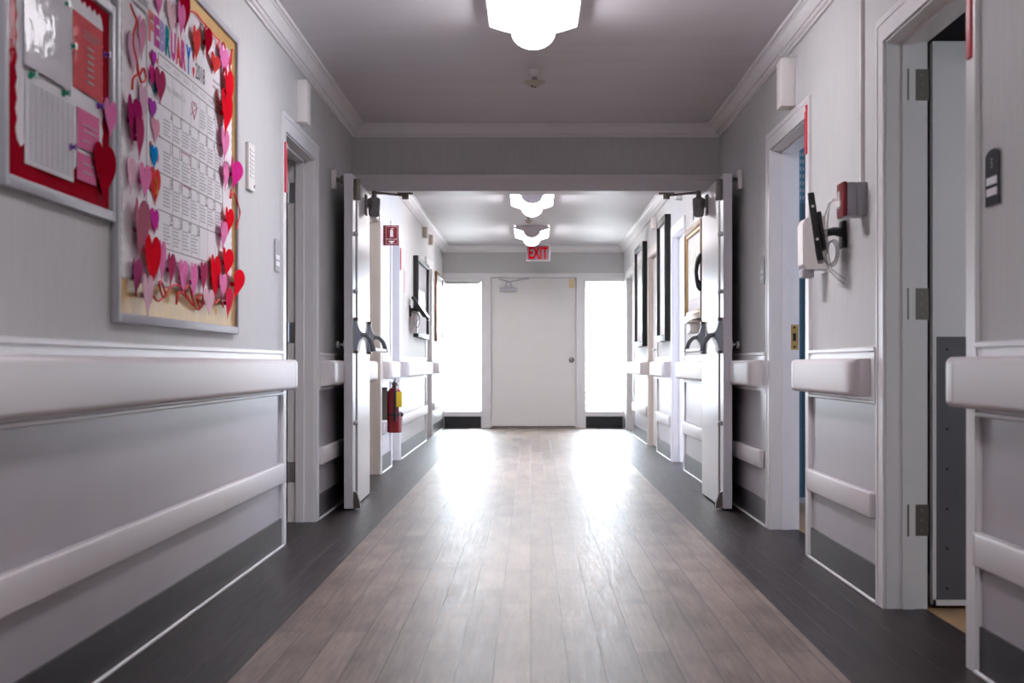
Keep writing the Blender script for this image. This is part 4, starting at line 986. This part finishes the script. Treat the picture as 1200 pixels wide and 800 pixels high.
def yarn(name, label, pts, out=0.022):
    X = XL+out; P = []
    for px, py in pts:
        d = dpt(px, X); P.append(Vector((X, d, zat(py, d))))
    # Catmull-Rom
    Q = []
    for i in range(len(P)-1):
        p0, p1, p2, p3 = P[max(i-1, 0)], P[i], P[i+1], P[min(i+2, len(P)-1)]
        for k in range(6):
            t = k/6; Q.append(0.5*((2*p1)+(-p0+p2)*t+(2*p0-5*p1+4*p2-p3)*t*t+(-p0+3*p1-3*p2+p3)*t**3))
    Q.append(P[-1]); c = Q[0].copy()
    mb = MB(); mb.tube([q-c for q in Q], 0.0035, 6); o = mb.build(name, YARN); o.location = c
    tag(o, label, 'yarn'); return o
yarn('red_yarn', 'red yarn looping along the top right of the calendar board', [(222, 13), (229, 15), (236, 24), (244, 33), (252, 43), (257, 48), (255, 53), (258, 60), (262, 50), (266, 66), (270, 76), (272, 58), (269, 78), (274, 92), (270, 84)])
yarn('red_yarn', 'red yarn scrawled along the bottom row of hearts', [(178, 343), (184, 352), (190, 350), (194, 344), (189, 330), (187, 334), (192, 348), (200, 336), (209, 334), (214, 342), (208, 344), (207, 356), (210, 342), (220, 350), (226, 358), (217, 342), (222, 335), (228, 358), (234, 362), (231, 350), (238, 346), (236, 360), (246, 345), (252, 355), (258, 350), (262, 360)])
yarn('red_yarn', 'red yarn bow down the left border of the calendar board', [(153, 5), (156, 14), (160, 25), (157, 38), (156, 52), (160, 70), (163, 88), (168, 80), (171, 92), (166, 96), (162, 88), (156, 92), (155, 105)])
yarn('red_yarn', 'red yarn loop past the right edge below the magenta heart', [(271, 222), (270, 232), (274, 226), (279, 240), (281, 250), (278, 262), (277, 268)])

# ------------------------------------------------------------------ lights, world, camera
def area(name, loc, rot, sx, sy, power, col):
    l = bpy.data.lights.new(name, 'AREA'); l.shape = 'RECTANGLE'; l.size = sx; l.size_y = sy; l.energy = power; l.color = col
    o = bpy.data.objects.new(name, l); COL.objects.link(o); o.location = loc; o.rotation_euler = rot; return o
COOL = (0.62, 0.74, 1.0)
area('ward_window_light', (2.9, 3.3, 1.5), (PI/2, 0, 0), 1.2, 1.3, 16, (0.85, 0.93, 1.0))      # windows of the side rooms
area('office_window_light', (-3.45, 13.5, 1.4), (0, -PI/2, 0), 1.2, 1.2, 110, COOL)
area('bedroom_window_light', (4.3, 7.8, 1.4), (0, PI/2, 0), 1.2, 1.4, 70, COOL)
area('right_office_window_light', (3.5, 13.2, 1.4), (0, PI/2, 0), 1.2, 1.2, 230, COOL)
for x0, x1 in ((XL+0.012, -0.666), (0.739, XR-0.012)):
    o = area('window_portal', ((x0+x1)/2, DE+0.16, 1.095), (-PI/2, 0, 0), x1-x0, 1.74, 1, (1, 1, 1)); o.data.cycles.is_portal = True
w = bpy.data.worlds.new('sky'); SC.world = w; w.use_nodes = True
bg = w.node_tree.nodes['Background']; bg.inputs[0].default_value = (0.84, 0.91, 1.0, 1); bg.inputs[1].default_value = 36.0

cam = bpy.data.cameras.new('camera'); co = bpy.data.objects.new('camera', cam); COL.objects.link(co)
co.location = (0, 0, CAM_H); co.rotation_euler = (PI/2, 0, 0)
cam.sensor_width = 36; cam.lens = 36*F/1200; cam.shift_x = -22/1200; cam.shift_y = 26/1200
cam.clip_start = 0.05; cam.clip_end = 200
cam.dof.use_dof = True; cam.dof.focus_distance = 9.0; cam.dof.aperture_fstop = 5.0
SC.camera = co
SC.view_settings.view_transform = 'Standard'; SC.view_settings.look = 'None'; SC.view_settings.gamma = 1; SC.view_settings.use_curve_mapping = False
SC.view_settings.exposure = 0.0
SC.cycles.use_denoising = True
SC.cycles.max_bounces = 10; SC.cycles.diffuse_bounces = 8; SC.cycles.glossy_bounces = 4
SC.cycles.sample_clamp_indirect = 6.0
SC.cycles.caustics_reflective = False
